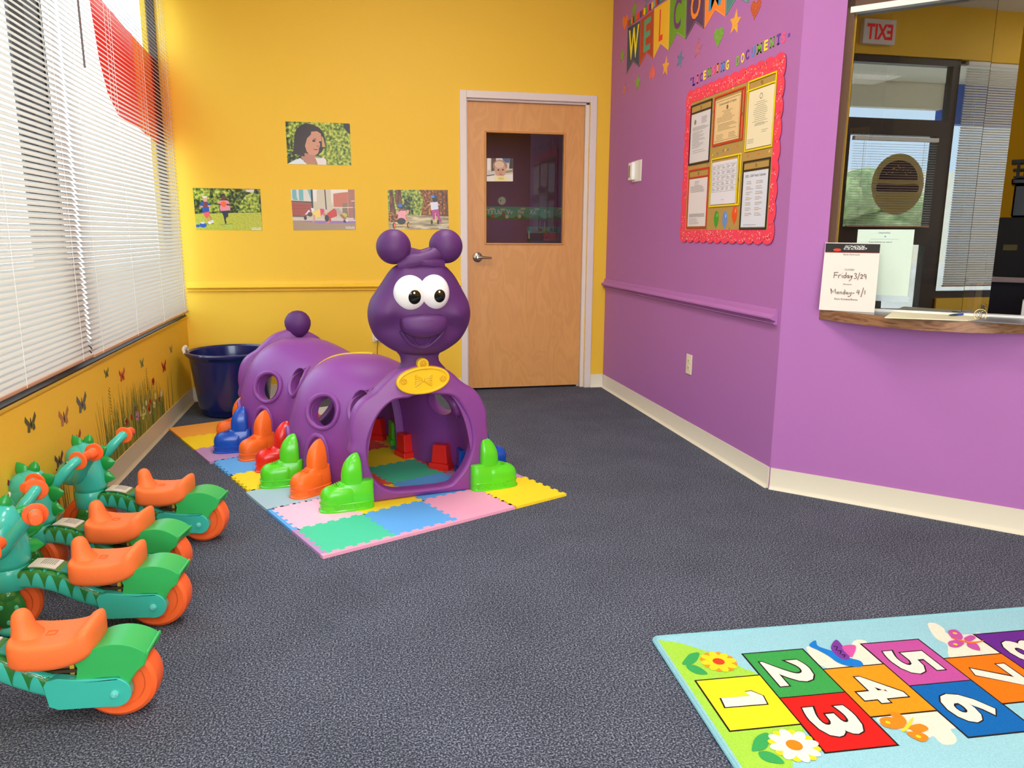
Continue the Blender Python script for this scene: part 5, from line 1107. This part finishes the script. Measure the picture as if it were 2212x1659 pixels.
m = M(); m.box(.172, .200, .86, 2.13, -.12, -.010, fr=F_DIA); m.box(.172, 1.06, 2.095, 2.13, -.12, -.010, fr=F_DIA); m.box(1.03, 1.06, .86, 2.13, -.12, -.010, fr=F_DIA); m.build('window_frame', mat('#5A3A26', .4), fr_, smooth=False)
m = M(); m.box(.200, .206, .86, 2.095, -.062, -.040, fr=F_DIA); m.build('brass_edge', mat('#B08A3A', .3, metal=1), fr_, smooth=False)
m = M(); m.box(.185, 1.03, 2.075, 2.098, -.085, -.005, fr=F_DIA); m.box(.200, 1.03, .8602, .872, -.085, -.030, fr=F_DIA); m.build('sliding_track', mat('#E6E6E2', .3), fr_, smooth=False)
for n_, (a0, a1, c) in enumerate(((.207, .700, -.045), (.335, .792, -.068))):
    g = M().box(a0, a1, .873, 2.075, c-.003, c+.003, fr=F_DIA).build('sliding_pane', GLASS_C, fr_, smooth=False)
m = M(); c = .020; m.add([F_DIA.p(a, z, cc) for a, z, cc in ((.168, .861, .045), (.390, .861, .045), (.384, 1.149, .012), (.166, 1.149, .012))]+[F_DIA.p(a, z, cc-.0015) for a, z, cc in ((.168, .861, .045), (.390, .861, .045), (.384, 1.149, .012), (.166, 1.149, .012))], [(0, 1, 2, 3), (7, 6, 5, 4), (0, 4, 5, 1), (1, 5, 6, 2), (2, 6, 7, 3), (3, 7, 4, 0)])
sign = tag(m.build('closure_notice', mat('#E6DAD0', .5), smooth=False), 'white SCHOOL CLOSED paper notice with handwritten dates standing on the counter shelf', 'notice')
o_, x_, y_ = np.array(F_DIA.p(.168, .861, .0455)), np.array(F_DIA.p(.390, .861, .0455)), np.array(F_DIA.p(.167, 1.149, .0125))
F_SG = Frame(o_, x_-o_, y_-o_); SW, SH = .219, .290
def spx(x, y): return (x-50)/(605-50)*SW if False else ((x-(50+(92-50)*(775-y)/660))/560*SW, (775-y)/660*SH)
m = M(); DK = mat('#1A1614', .5); m.prism(F_SG, [spx(92, 122), spx(645, 126), spx(640, 210), spx(90, 210)][::-1], .0004, .0004, DK)
a, b = spx(215, 185); m.prism(F_SG, circle(a, b, .016, 16, .006), .0008, .0008, mat('#E03A1E', .4)); m.prism(F_SG, [spx(92, 206), spx(640, 207), spx(640, 211), spx(92, 211)][::-1], .0008, .0008, mat('#A0301E', .4))
for s_, x, y, w, h in (('SCHOOL', 285, 160, .082, .0085), ('CLOSED', 280, 181, .092, .0085)): a, b = spx(x, y); put_text(m, s_, F_SG, a, b, 1, .0012, mat('#F4F0EC', .4), fit=(w, h), off=.01, shear=.5)
INK2 = mat('#3A2E2A', .6); INK3 = mat('#5A3E26', .6)
for s_, x, y, w, h in (('Early Dismissal', 280, 238, .064, .0075), ('CLOSED', 300, 381, .038, .0070), ('Reopen', 295, 525, .033, .0075), ('Extra Activities/Events:', 208, 668, .094, .0080)): a, b = spx(x, y); put_text(m, s_, F_SG, a, b, 1, .0006, INK2, fit=(w, h))
def stroke(pts, r=.0013):
    m.tube([F_SG.p(*spx(x, y), .0008) for x, y in pts], r, INK3, n=4)
for L in ([(192, 458), (200, 402)], [(192, 405), (235, 402)], [(198, 430), (228, 428)], [(240, 458), (242, 428)], [(241, 435), (256, 424), (266, 428)], [(280, 455), (278, 428)], [(277, 412), (279, 408)], [(318, 400), (314, 455)], [(315, 430), (298, 430), (292, 445), (302, 456), (315, 448)], [(345, 428), (330, 430), (326, 446), (336, 455), (347, 440), (346, 430), (350, 455)],
          [(362, 428), (368, 448), (380, 428)], [(380, 428), (372, 462), (350, 482)], [(365, 442), (384, 440)], [(400, 412), (418, 406), (424, 418), (410, 432), (426, 440), (420, 456), (398, 455)], [(455, 398), (436, 470)], [(462, 425), (474, 415), (486, 422), (478, 440), (462, 455), (488, 452)], [(520, 420), (504, 412), (496, 428), (506, 438), (520, 425), (518, 458)],
          [(166, 562), (176, 612)], [(166, 562), (190, 598), (215, 562), (218, 610)], [(240, 592), (230, 600), (238, 612), (250, 605), (246, 592), (240, 592)], [(264, 612), (263, 590), (278, 590), (282, 612)], [(312, 566), (314, 612)], [(312, 592), (298, 592), (294, 606), (304, 612), (314, 602)], [(342, 592), (330, 592), (326, 606), (336, 610), (344, 598), (348, 612)], [(356, 590), (362, 606), (378, 588), (374, 622), (352, 634), (344, 628)], [(388, 598), (410, 596)],
          [(446, 562), (430, 590), (462, 588)], [(456, 566), (452, 610)], [(500, 540), (478, 632)], [(516, 566), (514, 606)]): stroke(L)
m.build('notice_print', None, sign, smooth=False)
F_G = F_DIA; m = M(); m.box(.283, .500, .930, 1.205, -.0405, -.0395, mat('#CFE0D2', .25), F_G)
for s_, a, z, w, h in (('Check In/Out', .365, 1.188, .045, .007), ('Scan below to start!', .33, 1.150, .09, .007)): put_text(m, s_, F_G, a, z, 1, -.0390, mat('#4A5A52'), fit=(w, h))
m.prism(F_G, circle(.392, 1.176, .0035, 12), -.0390, -.0390, mat('#5AA0C8')); m.box(.335, .445, 1.1645, 1.1655, -.0393, -.0388, mat('#8A9A92'), F_G); m.box(.283, .505, .905, .930, -.0412, -.0395, mat('#B8C8D0', .1), F_G)
tag(m.build('check_in_sheet', None, smooth=False), 'pale green check-in sheet on the reception glass behind the closure notice', 'sheet')
m = M(); m.box(.37, .455, .8725, .925, -.150, -.120, mat('#D2D2CE', .5), F_G); put_text(m, 'FIX', F_G, .395, .897, 1, -.1195, mat('#4A3A3A'), fit=(.05, .016), off=.01); m.tube([F_G.p(.40+.05*k/8, .888-.005*math.sin(PI*k/8), -.1192) for k in range(9)], .0018, mat('#C03A30'), n=4)
tag(m.build('small_box', None, smooth=False), 'small grey box lettered FIX on the shelf behind the reception glass', 'box')
def shp(u, v, z=.8605):
    d = CA*(u-W_/2)/FPX-CB*(v-H_/2)/FPX+CC; t = (z-CAMH)/d[2]; return CO+d*t
# sign-in sheet, pen, key rings
F_SH = Frame((0, 0, .8604), (1, 0, 0), (0, 1, 0))
def fsh(pts): return [tuple(shp(x/4.686+1740, y/4.686+480)[:2]) for x, y in pts]
tag(M().prism(F_SH, fsh([(800, 970), (890, 908), (1890, 935), (1870, 985), (1640, 1000)]), 0, .003).build('sign_in_sheet', mat('#F0E6C2', .5), smooth=False), 'cream sign-in sheets lying on the walnut shelf', 'sheet')
tag(M().prism(F_SH, fsh([(1700, 1005), (1890, 955), (2230, 985), (2400, 1010), (2400, 1060), (2212, 1040)]), 0, .004).build('clipboard', mat('#77757A', .3), smooth=False), 'grey clipboard with a white edge at the right end of the shelf', 'clipboard')
a, b = [Vector((*q, .868)) for q in fsh([(1445, 960), (1650, 945)])]
pen = thing('ballpoint_pen', 'blue ballpoint pen with a black tip lying on the sign-in sheets', 'pen', a)
keep_world(M().tube([a.lerp(b, t) for t in (.38, .5, .9, 1)], [.0042, .0050, .0046, .003], n=10).build('pen_barrel', mat('#2A5AC8', .25), pen), pen)
keep_world(M().tube([a.lerp(b, t) for t in (0, .06, .3, .40)], [.0006, .0025, .0045, .0045], n=10).build('pen_grip', mat('#2A3A40', .4), pen), pen)
kr = thing('key_rings', 'bunch of gold and silver binder rings at the corner of the sign-in sheets', 'ring bunch', shp(2117, 690))
c0 = Vector(shp(2117, 690)); rnd2 = random.Random(5)
for k in range(6):
    r = .014+.004*(k % 3); ax = Vector((rnd2.uniform(-1, 1), rnd2.uniform(-1, 1), rnd2.uniform(-.4, .4))).normalized(); a_ = ax.orthogonal().normalized(); b_ = ax.cross(a_); cc = c0+Vector((rnd2.uniform(-.008, .008), rnd2.uniform(-.008, .008), .018))
    keep_world(M().tube([cc+(a_*math.cos(t)+b_*math.sin(t))*r for t in (2*PI*i/24 for i in range(24))], .0009, n=6, closed=True).build('ring', mat('#D8C080' if k % 2 else '#C8CACC', .2, metal=1), kr), kr)
# ------------------------------------------------------------------ office behind the glass
def obox(name, label, cat_, boxes, group=None, parts=None):
    m = M()
    for (a0, a1, z0, z1, c0, c1, c) in boxes: m.box(a0, a1, z0, z1, c0, c1, mat(c, .5), F_DIA)
    return tag(m.build(name, None, smooth=False, bevel=.002), label, cat_, group)
obox('desk', 'navy office desk with a pale pink top behind the right end of the counter', 'desk', [(.67, 1.35, .955, .980, -1.35, -.98, '#E8D8D8'), (.72, 1.33, 0, .955, -1.30, -1.02, '#1E1C2E')])
obox('storage_cabinet', 'black cabinet standing on the office desk in front of the yellow wall', 'cabinet', [(.770, 1.30, .981, 1.272, -1.32, -1.02, '#0C0B10'), (.80, .86, 1.11, 1.14, -1.019, -1.012, '#8A8450')])
t = thing('drink_maker', 'black drink machine standing on the black office cabinet at the picture edge', 'drink machine', F_DIA.p(.86, 1.273, -1.1))
m = M(); m.box(.815, .95, 1.274, 1.43, -1.2, -1.05, fr=F_DIA); m.box(.80, .96, 1.43, 1.462, -1.21, -1.04, fr=F_DIA); keep_world(m.build('machine_body', mat('#08080C', .25), t, bevel=.008), t)
m = M(); m.box(.805, .95, 1.463, 1.472, -1.19, -1.06, fr=F_DIA); m.box(.815, .828, 1.472, 1.535, -1.19, -1.06, fr=F_DIA); m.box(.79, .95, 1.535, 1.55, -1.2, -1.05, fr=F_DIA); m.box(.845, .858, 1.472, 1.535, -1.19, -1.06, fr=F_DIA); m.box(.80, .95, 1.5, 1.508, -1.19, -1.06, fr=F_DIA); keep_world(m.build('cup_basket', mat('#0A0A0E', .4), t), t)
t = thing('paper_tray', 'black stacking paper tray with yellow papers behind the reception glass', 'paper tray', F_DIA.p(.5, .95, -1.0))
m = M()
for z in (.965, 1.02, 1.075, 1.13): m.box(.33, .63, z, z+.005, -1.25, -.97, fr=F_DIA)
for a in (.33, .47, .625): m.box(a, a+.006, .965, 1.16, -1.25, -.97, fr=F_DIA)
keep_world(m.build('shelves', mat('#0E0E12', .35), t, smooth=False), t)
for k, (a0, a1, z, c) in enumerate(((.35, .46, 1.135, '#C8BE6A'), (.49, .61, 1.135, '#D8CC6A'), (.35, .46, 1.08, '#9A9A82'), (.49, .61, 1.08, '#B8B48A'), (.49, .61, 1.025, '#A8A47A'))): keep_world(M().box(a0, a1, z, z+.006, -1.2, -.965, fr=F_DIA).build('paper_stack', mat(c, .7), t, smooth=False), t)
obox('side_table', 'dark low table carrying the paper tray behind the reception glass', 'table', [(.20, .655, .935, .962, -1.28, -.95, '#22201E'), (.22, .26, 0, .935, -1.26, -1.22, '#22201E'), (.60, .64, 0, .935, -1.26, -1.22, '#22201E'), (.22, .26, 0, .935, -1.0, -.96, '#22201E'), (.60, .64, 0, .935, -1.0, -.96, '#22201E')])
obox('book_stack', 'small stack of yellow and red books in front of the black paper tray', 'books', [(.430, .53, .963, .978, -.99, -.955, '#8A5A2A'), (.432, .53, .978, .990, -.99, -.955, '#B03A2A'), (.434, .528, .990, 1.002, -.99, -.955, '#C8A83A'), (.43, .54, 1.003, 1.013, -.99, -.955, '#E0D44A')])
obox('tissue_box', 'yellow box with a red top on the desk, seen through the reception glass', 'box', [(.635, .735, .981, 1.09, -1.16, -1.0, '#D8B83A'), (.65, .72, 1.09, 1.108, -1.13, -1.03, '#D0503A')])
obox('ring_binder', 'pink and tan binders standing behind the reception glass above the key rings', 'binder', [(.715, .735, .8605, .995, -.36, -.14, '#B87A9A'), (.737, .757, .8605, .985, -.36, -.14, '#E0B884')])
obox('device_case', 'grey angular device on the reception shelf at the right picture edge', 'device', [(.905, 1.0, .8605, .925, -.22, -.12, '#B8B2AC')])
t = thing('wall_plaque', 'dark framed plaque reading Hope seen through the left reception pane', 'plaque', F_DIA.p(.15, 1.6, -.6))
m = M(); m.box(.080, .215, 1.40, 1.735, -.62, -.600, fr=F_DIA); keep_world(m.build('plaque_frame', mat('#101010', .5), t, smooth=False), t)
m = M(); m.box(.092, .203, 1.43, 1.695, -.600, -.598, fr=F_DIA); q = keep_world(m.build('canvas', mat('#E0D45A', .6), t, smooth=False), t)
m = M(); put_text(m, 'Hope', F_DIA, .100, 1.640, 1, -.5972, mat('#141008'), fit=(.095, .036), shear=.35); m.tube([F_DIA.p(.148+.03*math.sin(k*.7)*.6, 1.44+.022*k, -.597) for k in range(8)], .004, mat('#141008'), n=5); keep_world(m.build('lettering', None, t, smooth=False), t)
struct(M().box(-.10, .30, 0, CEIL, -.66, -.62, fr=F_DIA).build('wall_partition', mat('#5A4038', .7), smooth=False))
# exit sign and window sticker over and on the entrance door (seen mirrored)
t = thing('exit_sign', 'white EXIT sign with red letters above the entrance door, mirrored in the reception glass', 'exit sign', F_LEFT.p(.62, 2.8))
keep_world(M().box(.47, .78, 2.79, 2.99, 0, .05, fr=F_LEFT).build('sign_case', mat('#EFEAE4', .4), t, bevel=.004), t)
F_L2 = Frame((XL, .62, 0), (0, 1, 0), (0, 0, 1)); m = M(); put_text(m, 'EXIT', F_LEFT, .50, 2.825, 1, .0512, None, fit=(.25, .125), off=.03); keep_world(m.build('letters', mat('#D02018', .4, emit=.6), t, smooth=False), t)['label'] = 'red letters EXIT'
m = M(); F_O = Frame((XL-.058, 0, 0), (0, 1, 0), (0, 0, 1)); cx, cz = .22, 1.66
m.prism(F_O, circle(cx, cz-.02, .27, 32), 0, .001, mat('#E8D27A', .5)); BR = mat('#5A2E3A', .5)
m.prism(F_O, [(cx+.20*math.cos(t), cz+.02+.17*math.sin(t)) for t in (PI*i/20 for i in range(21))], .0015, .002, BR); m.prism(F_O, rr_(cx-.22, cx+.22, cz-.085, cz-.02, .02), .0015, .002, BR); m.prism(F_O, [(cx-.2, cz-.02), (cx+.2, cz-.02), (cx+.2, cz), (cx, cz-.03), (cx-.2, cz)][::-1], .0022, .0024, mat('#E8B83A', .5))
for k in range(14): t_ = PI*(k+1)/15; m.prism(F_O, circle(cx+.13*math.cos(t_)*(1-.4*(k % 2)), cz+.05+.09*math.sin(t_)*(1-.35*(k % 3)/2), .008, 8, .005), .0022, .0024, mat('#E8C86A', .5))
tag(m.build('window_sticker', None, smooth=False), 'round yellow hamburger sticker on the entrance door glass, mirrored in the reception glass', 'sticker')
# ------------------------------------------------------------------ classroom seen through the door glass
F_CL = Frame((0, 7.3, 0), (1, 0, 0), (0, 0, 1))
def cd(x, y, c=.003): return F_CL.px(x/6.634+1050, y/6.634+280, c)
struct(M().box(1.30, 2.2, 6.9, 7.0, 0, CEIL).build('wall_closet', mat('#6E3A80', .6), smooth=False)) if False else None
(a0, b0), (a1, b1) = cd(-60, 1280), cd(1130, 1115)
m = M(); m.box(a0, a1, b0, b1, 0, .003, mat('#4FB6A6', .5), F_CL); hp_ = [(a0, b0)]
for k in range(25): hp_.append((a0+(a1-a0)*k/24, b0+(b1-b0)*(.22+.14*math.sin(k*1.3))))
m.prism(F_CL, hp_+[(a1, b0)], .0034, .0034, mat('#3E7A4A', .6))
for s_, x, y in (('Tt', 5, 1213), ('Uu', 123, 1213), ('Vv', 288, 1213), ('Ww', 448, 1213), ('Xx', 618, 1213), ('Yy', 812, 1213), ('Zz', 992, 1213)):
    a, b = cd(x, y); put_text(m, s_, F_CL, a, b, 1, .0050, mat('#F4F0E0', .5), off=.02, fit=(.066, .046))
for x, y in ((90, 1137), (240, 1145), (530, 1135), (735, 1140), (1050, 1138)): a, b = cd(x, y); m.prism(F_CL, circle(a, b, .028, 14, .010), .0045, .0045, mat('#E8DCC0', .5))
for x, y, c in ((95, 1238, '#E05A4A'), (245, 1210, '#C84A4A'), (300, 1248, '#EDE6D6'), (478, 1243, '#EDE6D6')): a, b = cd(x, y); m.prism(F_CL, circle(a, b, .018, 12), .0047, .0047, mat(c, .5))
tag(m.build('alphabet_strip', None, smooth=False), 'green alphabet strip Tt to Zz on the classroom wall behind the door glass', 'alphabet strip')
(a0, b0), (a1, b1) = cd(590, 1700), cd(1065, 1393); m = M(); m.box(a0, a1, b0, b1, 0, .003, mat('#4A3A5A', .5), F_CL)
(q0, r0), (q1, r1) = cd(590, 1480), cd(1060, 1393); m.box(q0, q1, r0, r1, .0032, .0036, mat('#4FA6B6', .5), F_CL)
for k, (ch, c) in enumerate(zip('NUMBERS', ['#D03A2A', '#D0503A', '#D8603A', '#E8B83A', '#8AC84A', '#2A3A6A', '#2A2A4A'])): put_text(m, ch, F_CL, q0+.045+k*.037, r0+.012, 1, .0042, mat(c, .5), off=.02, fit=(.028, .036))
(q0, r0), (q1, r1) = cd(590, 1590), cd(822, 1485); m.box(q0, q1, r0, r1, .0032, .0036, mat('#3A2A3A', .5), F_CL); put_text(m, '1', F_CL, q0+.01, r0+.02, .10, .0042, mat('#F0ECE4'), off=.02)
(q0, r0), (q1, r1) = cd(822, 1590), cd(1035, 1485); m.box(q0, q1, r0, r1, .0032, .0036, mat('#C8405A', .5), F_CL); put_text(m, '2', F_CL, q0+.01, r0+.02, .10, .0042, mat('#A0203A'), off=.02)
tag(m.build('numbers_poster', None, smooth=False), 'NUMBERS poster on the classroom wall under the alphabet strip', 'poster')
a, b = cd(220, 1020); t = thing('wall_bell', 'round white wall chime above the alphabet strip in the classroom', 'chime', F_CL.p(a, b, 0))
keep_world(M().lathe([(.001, 0), (.041, 0), (.041, .018), (.034, .030), (.001, .032)], None, 32, F_CL.p(a, b, 0), F_CL.en).build('cover', mat('#ECE8E0', .4), t), t); keep_world(M().box(a-.016, a-.011, b-.010, b+.012, .0325, .034, fr=F_CL).build('slot', DARK, t), t)
art('wall_photograph', 'small photograph of a baby stuck to the door glass', 'photograph', F_BACK, (1050, 280, 6.634), [(8, 410), (385, 410), (385, 742), (8, 742)], mat('#CFC4B4', .4), [
    ('#5A3A24', (75, 410), (140, 410), (150, 580), (75, 600)), ('#E8E2D8', (20, 410), (60, 410), (60, 580), (20, 580)), ('#4A5A7A', (230, 410), (340, 410), (330, 480), (260, 470)), ('#3A2A20', (340, 410), (384, 410), (384, 560), (330, 560)), ('#1E1A18', (10, 655), (120, 640), (120, 650), (10, 668)), ('#9A8A5A', (280, 590), (384, 570), (384, 610), (280, 625)), ('#E4DCCC', (8, 670), (384, 640), (384, 741), (8, 741)),
    ('#A07A58', 'e', 200, 520, 104, 85), ('#C9977A', 'e', 205, 580, 82, 105), ('#D8B89A', 'e', 190, 500, 70, 50), ('#2A1A16', 'e', 178, 578, 14, 12), ('#2A1A16', 'e', 240, 575, 14, 12), ('#A8583E', 'e', 210, 642, 22, 8), ('#B87A5E', 'e', 212, 612, 16, 8), ('#E8D89A', (120, 690), (150, 660), (290, 670), (320, 741), (110, 741)), ('#D8C06A', 'e', 215, 700, 45, 20)], c0=-.052, group=GP)
# ------------------------------------------------------------------ grass mural and butterflies on the window wall
def cg(x, y): return F_LEFT.px(x/5.53+180, y/5.53+740, .001)
rg = random.Random(11); m = M(); GC = [mat(c, .6) for c in ('#6E7A2A', '#8A8A34', '#5A6A26', '#A89A3C', '#4A5A20')]
(gy0, gz0_), (gy1, _) = cg(330, 1420), cg(980, 790)
ya, yb = cg(200, 1300)[0], cg(975, 810)[0]
def blade(y, h, lean, w, c, z0=.106):
    P = []; n = 6
    for k in range(n+1): t = k/n; P.append((y+lean*t*t-w*(1-t)**.7, z0+h*t))
    for k in range(n-1, -1, -1): t = k/n; P.append((y+lean*t*t+w*(1-t)**.7, z0+h*t))
    m.prism(F_LEFT, P, .0008, .0008+rg.uniform(0, .0006), c)
for k in range(520):
    u = rg.random()**.85; y = ya+(yb-ya)*u; hm = (.16+.16*math.sin(PI*u)**.8) if u > .1 else .12
    blade(y, hm*rg.uniform(.35, 1.0), rg.uniform(-.03, .03), rg.uniform(.0015, .004), rg.choice(GC))
for k in range(26): blade(ya+(yb-ya)*rg.uniform(.0, .35), rg.uniform(.2, .36), rg.uniform(-.05, .05), .003, rg.choice(GC))
for y, h in ((cg(1030, 760)[0], .20), (cg(1070, 700)[0], .22), (cg(1000, 800)[0], .12)): blade(y, h, .01, .006, GC[4])
for x, y, c, r in ((645, 880, '#D08AA8', .016), (520, 950, '#B0402A', .013), (575, 890, '#B83A2A', .010), (720, 800, '#E8D86A', .013), (735, 830, '#F0E6A0', .011), (785, 780, '#C8362A', .014), (795, 820, '#E0C8B0', .010), (860, 640, '#F0E27A', .012), (930, 610, '#E8E0D0', .012), (845, 740, '#EDE29A', .012), (908, 675, '#B8362A', .010), (835, 465, '#B8302A', .014), (715, 880, '#E8DA6A', .012), (620, 790, '#7A5A7A', .009), (685, 850, '#C8C070', .010), (800, 700, '#C03A2A', .010), (750, 720, '#F0E8B0', .009), (500, 940, '#E0B850', .009)):
    a, b = cg(x, y)
    for q in range(5): t = 2*PI*q/5; m.prism(F_LEFT, circle(a+r*.9*math.cos(t)*1.3, b+r*.9*math.sin(t), r*.85, 8), .0016, .0018, mat(c, .6))
for x, y in ((320, 700), (760, 440)):
    a, b = cg(x, y)
    for k in range(16): m.prism(F_LEFT, circle(a+.007*(-1)**k, b+.06-.008*k, .005, 6, .0035), .0016, .0018, GC[4])
tag(m.build('grass_mural', None, smooth=False), 'painted meadow of grass and wildflowers on the yellow window wall', 'mural', kind='stuff')
# small left clump near the scooters
m = M(); y0_ = F_LEFT.px(60/2.765, 1100/2.765+600, .001)[0]
for x in (20, 60, 80, 95, 150, 200, 225, 40): 
    yy = F_LEFT.px(x/2.765, 1330/2.765+600, .001)[0]; blade(yy, rg.uniform(.1, .30), rg.uniform(-.03, .03), .004, rg.choice(GC))
for k in range(30): blade(F_LEFT.px(rg.uniform(0, 450)/2.765, 1330/2.765+600, .001)[0], rg.uniform(.06, .2), rg.uniform(-.03, .03), .003, rg.choice(GC))
tag(m.build('grass_mural', None, smooth=False), 'smaller painted tuft of grass on the window wall behind the scooters', 'mural', kind='stuff')
BF = [(185, 870, 1.0, '#5A5A34', 'dark olive butterfly decal low under the window, nearest to the scooters'), (383, 833, 1.1, '#B07A4A', 'tan butterfly decal, second from the left under the window'), (490, 750, 1.25, '#6A6A5A', 'grey butterfly decal with a dark body under the window'), (460, 970, 1.1, '#B0502A', 'rust butterfly decal above the scooter handlebars'), (637, 570, .7, '#6A7A34', 'green butterfly decal above the grass mural'),
      (730, 582, 1.0, '#C8482A', 'red orange butterfly decal above the middle of the grass mural'), (848, 510, .8, '#7A8A4A', 'small pale green butterfly decal above the grass mural'), (980, 530, 1.1, '#B8281E', 'bright red butterfly decal above the right side of the grass mural'), (1022, 428, .8, '#8A8A3A', 'small olive butterfly decal near the tub'), (355, 1090, .9, '#5A4A3A', 'brown butterfly decal half hidden by a scooter grip'), (83, 1235, .9, '#8A1E1E', 'dark red butterfly decal at the left picture edge')]
for x, y, k, c, lab in BF:
    a, b = F_LEFT.px(x/2.765, y/2.765+600, .001); m = M(); mc = mat(c, .5)
    for sg in (-1, 1):
        m.prism(F_LEFT, [(a+sg*.003, b-.002), (a+sg*.042*k, b+.034*k), (a+sg*.050*k, b+.016*k), (a+sg*.030*k, b-.004*k)][::sg], .0006, .0012, mc)
        m.prism(F_LEFT, [(a+sg*.003, b-.002), (a+sg*.030*k, b-.006*k), (a+sg*.034*k, b-.026*k), (a+sg*.014*k, b-.030*k)][::sg], .0006, .0012, mc)
    m.prism(F_LEFT, circle(a, b, .0035, 10, .022*k), .0012, .0016, DARK)
    tag(m.build('butterfly_decal', None, smooth=False), lab, 'butterfly decal', 'butterfly decals under the window')
# ------------------------------------------------------------------ added ceiling lamps (out of view), outdoors
for k, (lx, ly) in enumerate(FILL_LAMPS+[(3.2, 4.3)]):
    t = thing('ceiling_lamp', ['recessed ceiling lamp above the space before the camera', 'recessed ceiling lamp above the caterpillar', 'recessed ceiling lamp behind the camera, left', 'recessed ceiling lamp behind the camera, right', 'recessed ceiling lamp in the office'][k], 'ceiling lamp', (lx, ly, CEIL), group='recessed ceiling lamps')
    m = M()
    for x0, x1, y0, y1 in ((-.31, -.28, -.61, .61), (.28, .31, -.61, .61), (-.28, .28, -.61, -.58), (-.28, .28, .58, .61)): m.box(x0, x1, y0, y1, -.02, 0)
    m.build('lamp_frame', WHITE, t, smooth=False); M().box(-.28, .28, -.58, .58, -.006, -.001).build('diffuser', mat('#FFF6E6', .5, emit=2.5), t, smooth=False)
struct(M().box(-40, 12, -25, 30, -.32, -.13).build('ground', mat('#CFCBC2', .9, noise=(2, .08)), smooth=False))
struct(M().box(-3.2, XL-.16, RB-1, 2.4, 2.95, 3.12).build('canopy', mat('#EFE8D8', .8), smooth=False))
struct(M().box(-3.32, -3.22, -1.85, 2.4, 2.66, 3.30).build('trim_7', mat('#EFE8D8', .8), smooth=False))
tag(M().box(-3.34, -3.20, -9, -1.86, 2.50, 3.0).build('canopy_fascia', mat('#2A5AC0', .5), smooth=False), 'blue fascia board on the edge of the outdoor canopy', 'fascia')
RED = bpy.data.materials.new('red_window_film'); RED.use_nodes = True; nt = RED.node_tree; nt.nodes.clear(); o = nt.nodes.new('ShaderNodeOutputMaterial'); t1 = nt.nodes.new('ShaderNodeBsdfTranslucent'); d1 = nt.nodes.new('ShaderNodeBsdfTransparent'); a = nt.nodes.new('ShaderNodeMixShader')
t1.inputs[0].default_value = lin('#E03428'); d1.inputs[0].default_value = lin('#C84438'); a.inputs[0].default_value = .75; nt.links.new(t1.outputs[0], a.inputs[1]); nt.links.new(d1.outputs[0], a.inputs[2]); nt.links.new(a.outputs[0], o.inputs[0])
F_WG = Frame((XL-.085, 0, 0), (0, 1, 0), (0, 0, 1))
def wg(u, v): return F_WG.px(u, v, 0)
m = M(); m.prism(F_WG, [wg(*q) for q in [(188, -30), (215, -5), (270, 60), (330, 125), (352, 190), (362, 300), (340, 310), (290, 270), (255, 250), (232, 200), (214, 130)]][::-1], 0, .001)
tag(m.build('window_decal', RED, smooth=False), 'large red lettering film on the outside of the far window, glowing through the blind', 'window decal')
struct(M().box(-30, -29.6, -25, 30, -.3, 4.4).build('trim_6', mat('#E6DECB', .9), smooth=False))
rt = random.Random(4)
for k, (x, y, s_) in enumerate(((-15, -9, 2.6), (-16, -4, 2.9), (-14, 3.5, 2.6), (-17, 9, 3.0), (-15, 15, 2.6))):
    t = thing('tree', ['leafy tree across the car park, southmost', 'leafy tree across the car park, second', 'leafy tree across the car park, middle', 'leafy tree across the car park, fourth', 'leafy tree across the car park, northmost'][k], 'tree', (x, y, -.13), group='trees across the car park')
    M().tube([(0, 0, 0), (.1, 0, s_*.4), (0, .1, s_*.8)], [.18, .14, .06], n=8).build('trunk', mat('#4A3626', .9), t); m = M()
    for j in range(9): m.ell((rt.uniform(-1, 1), rt.uniform(-1.3, 1.3), s_*.7+rt.uniform(-.8, .9)), (rt.uniform(.6, 1), rt.uniform(.6, 1), rt.uniform(.5, .8)), n=12, k=8)
    m.build('foliage', ramp_mat('tree_leaves', 6, [(.3, '#7A9464'), (.6, '#B4C48A'), (.8, '#E0E8C4')], .8), t)
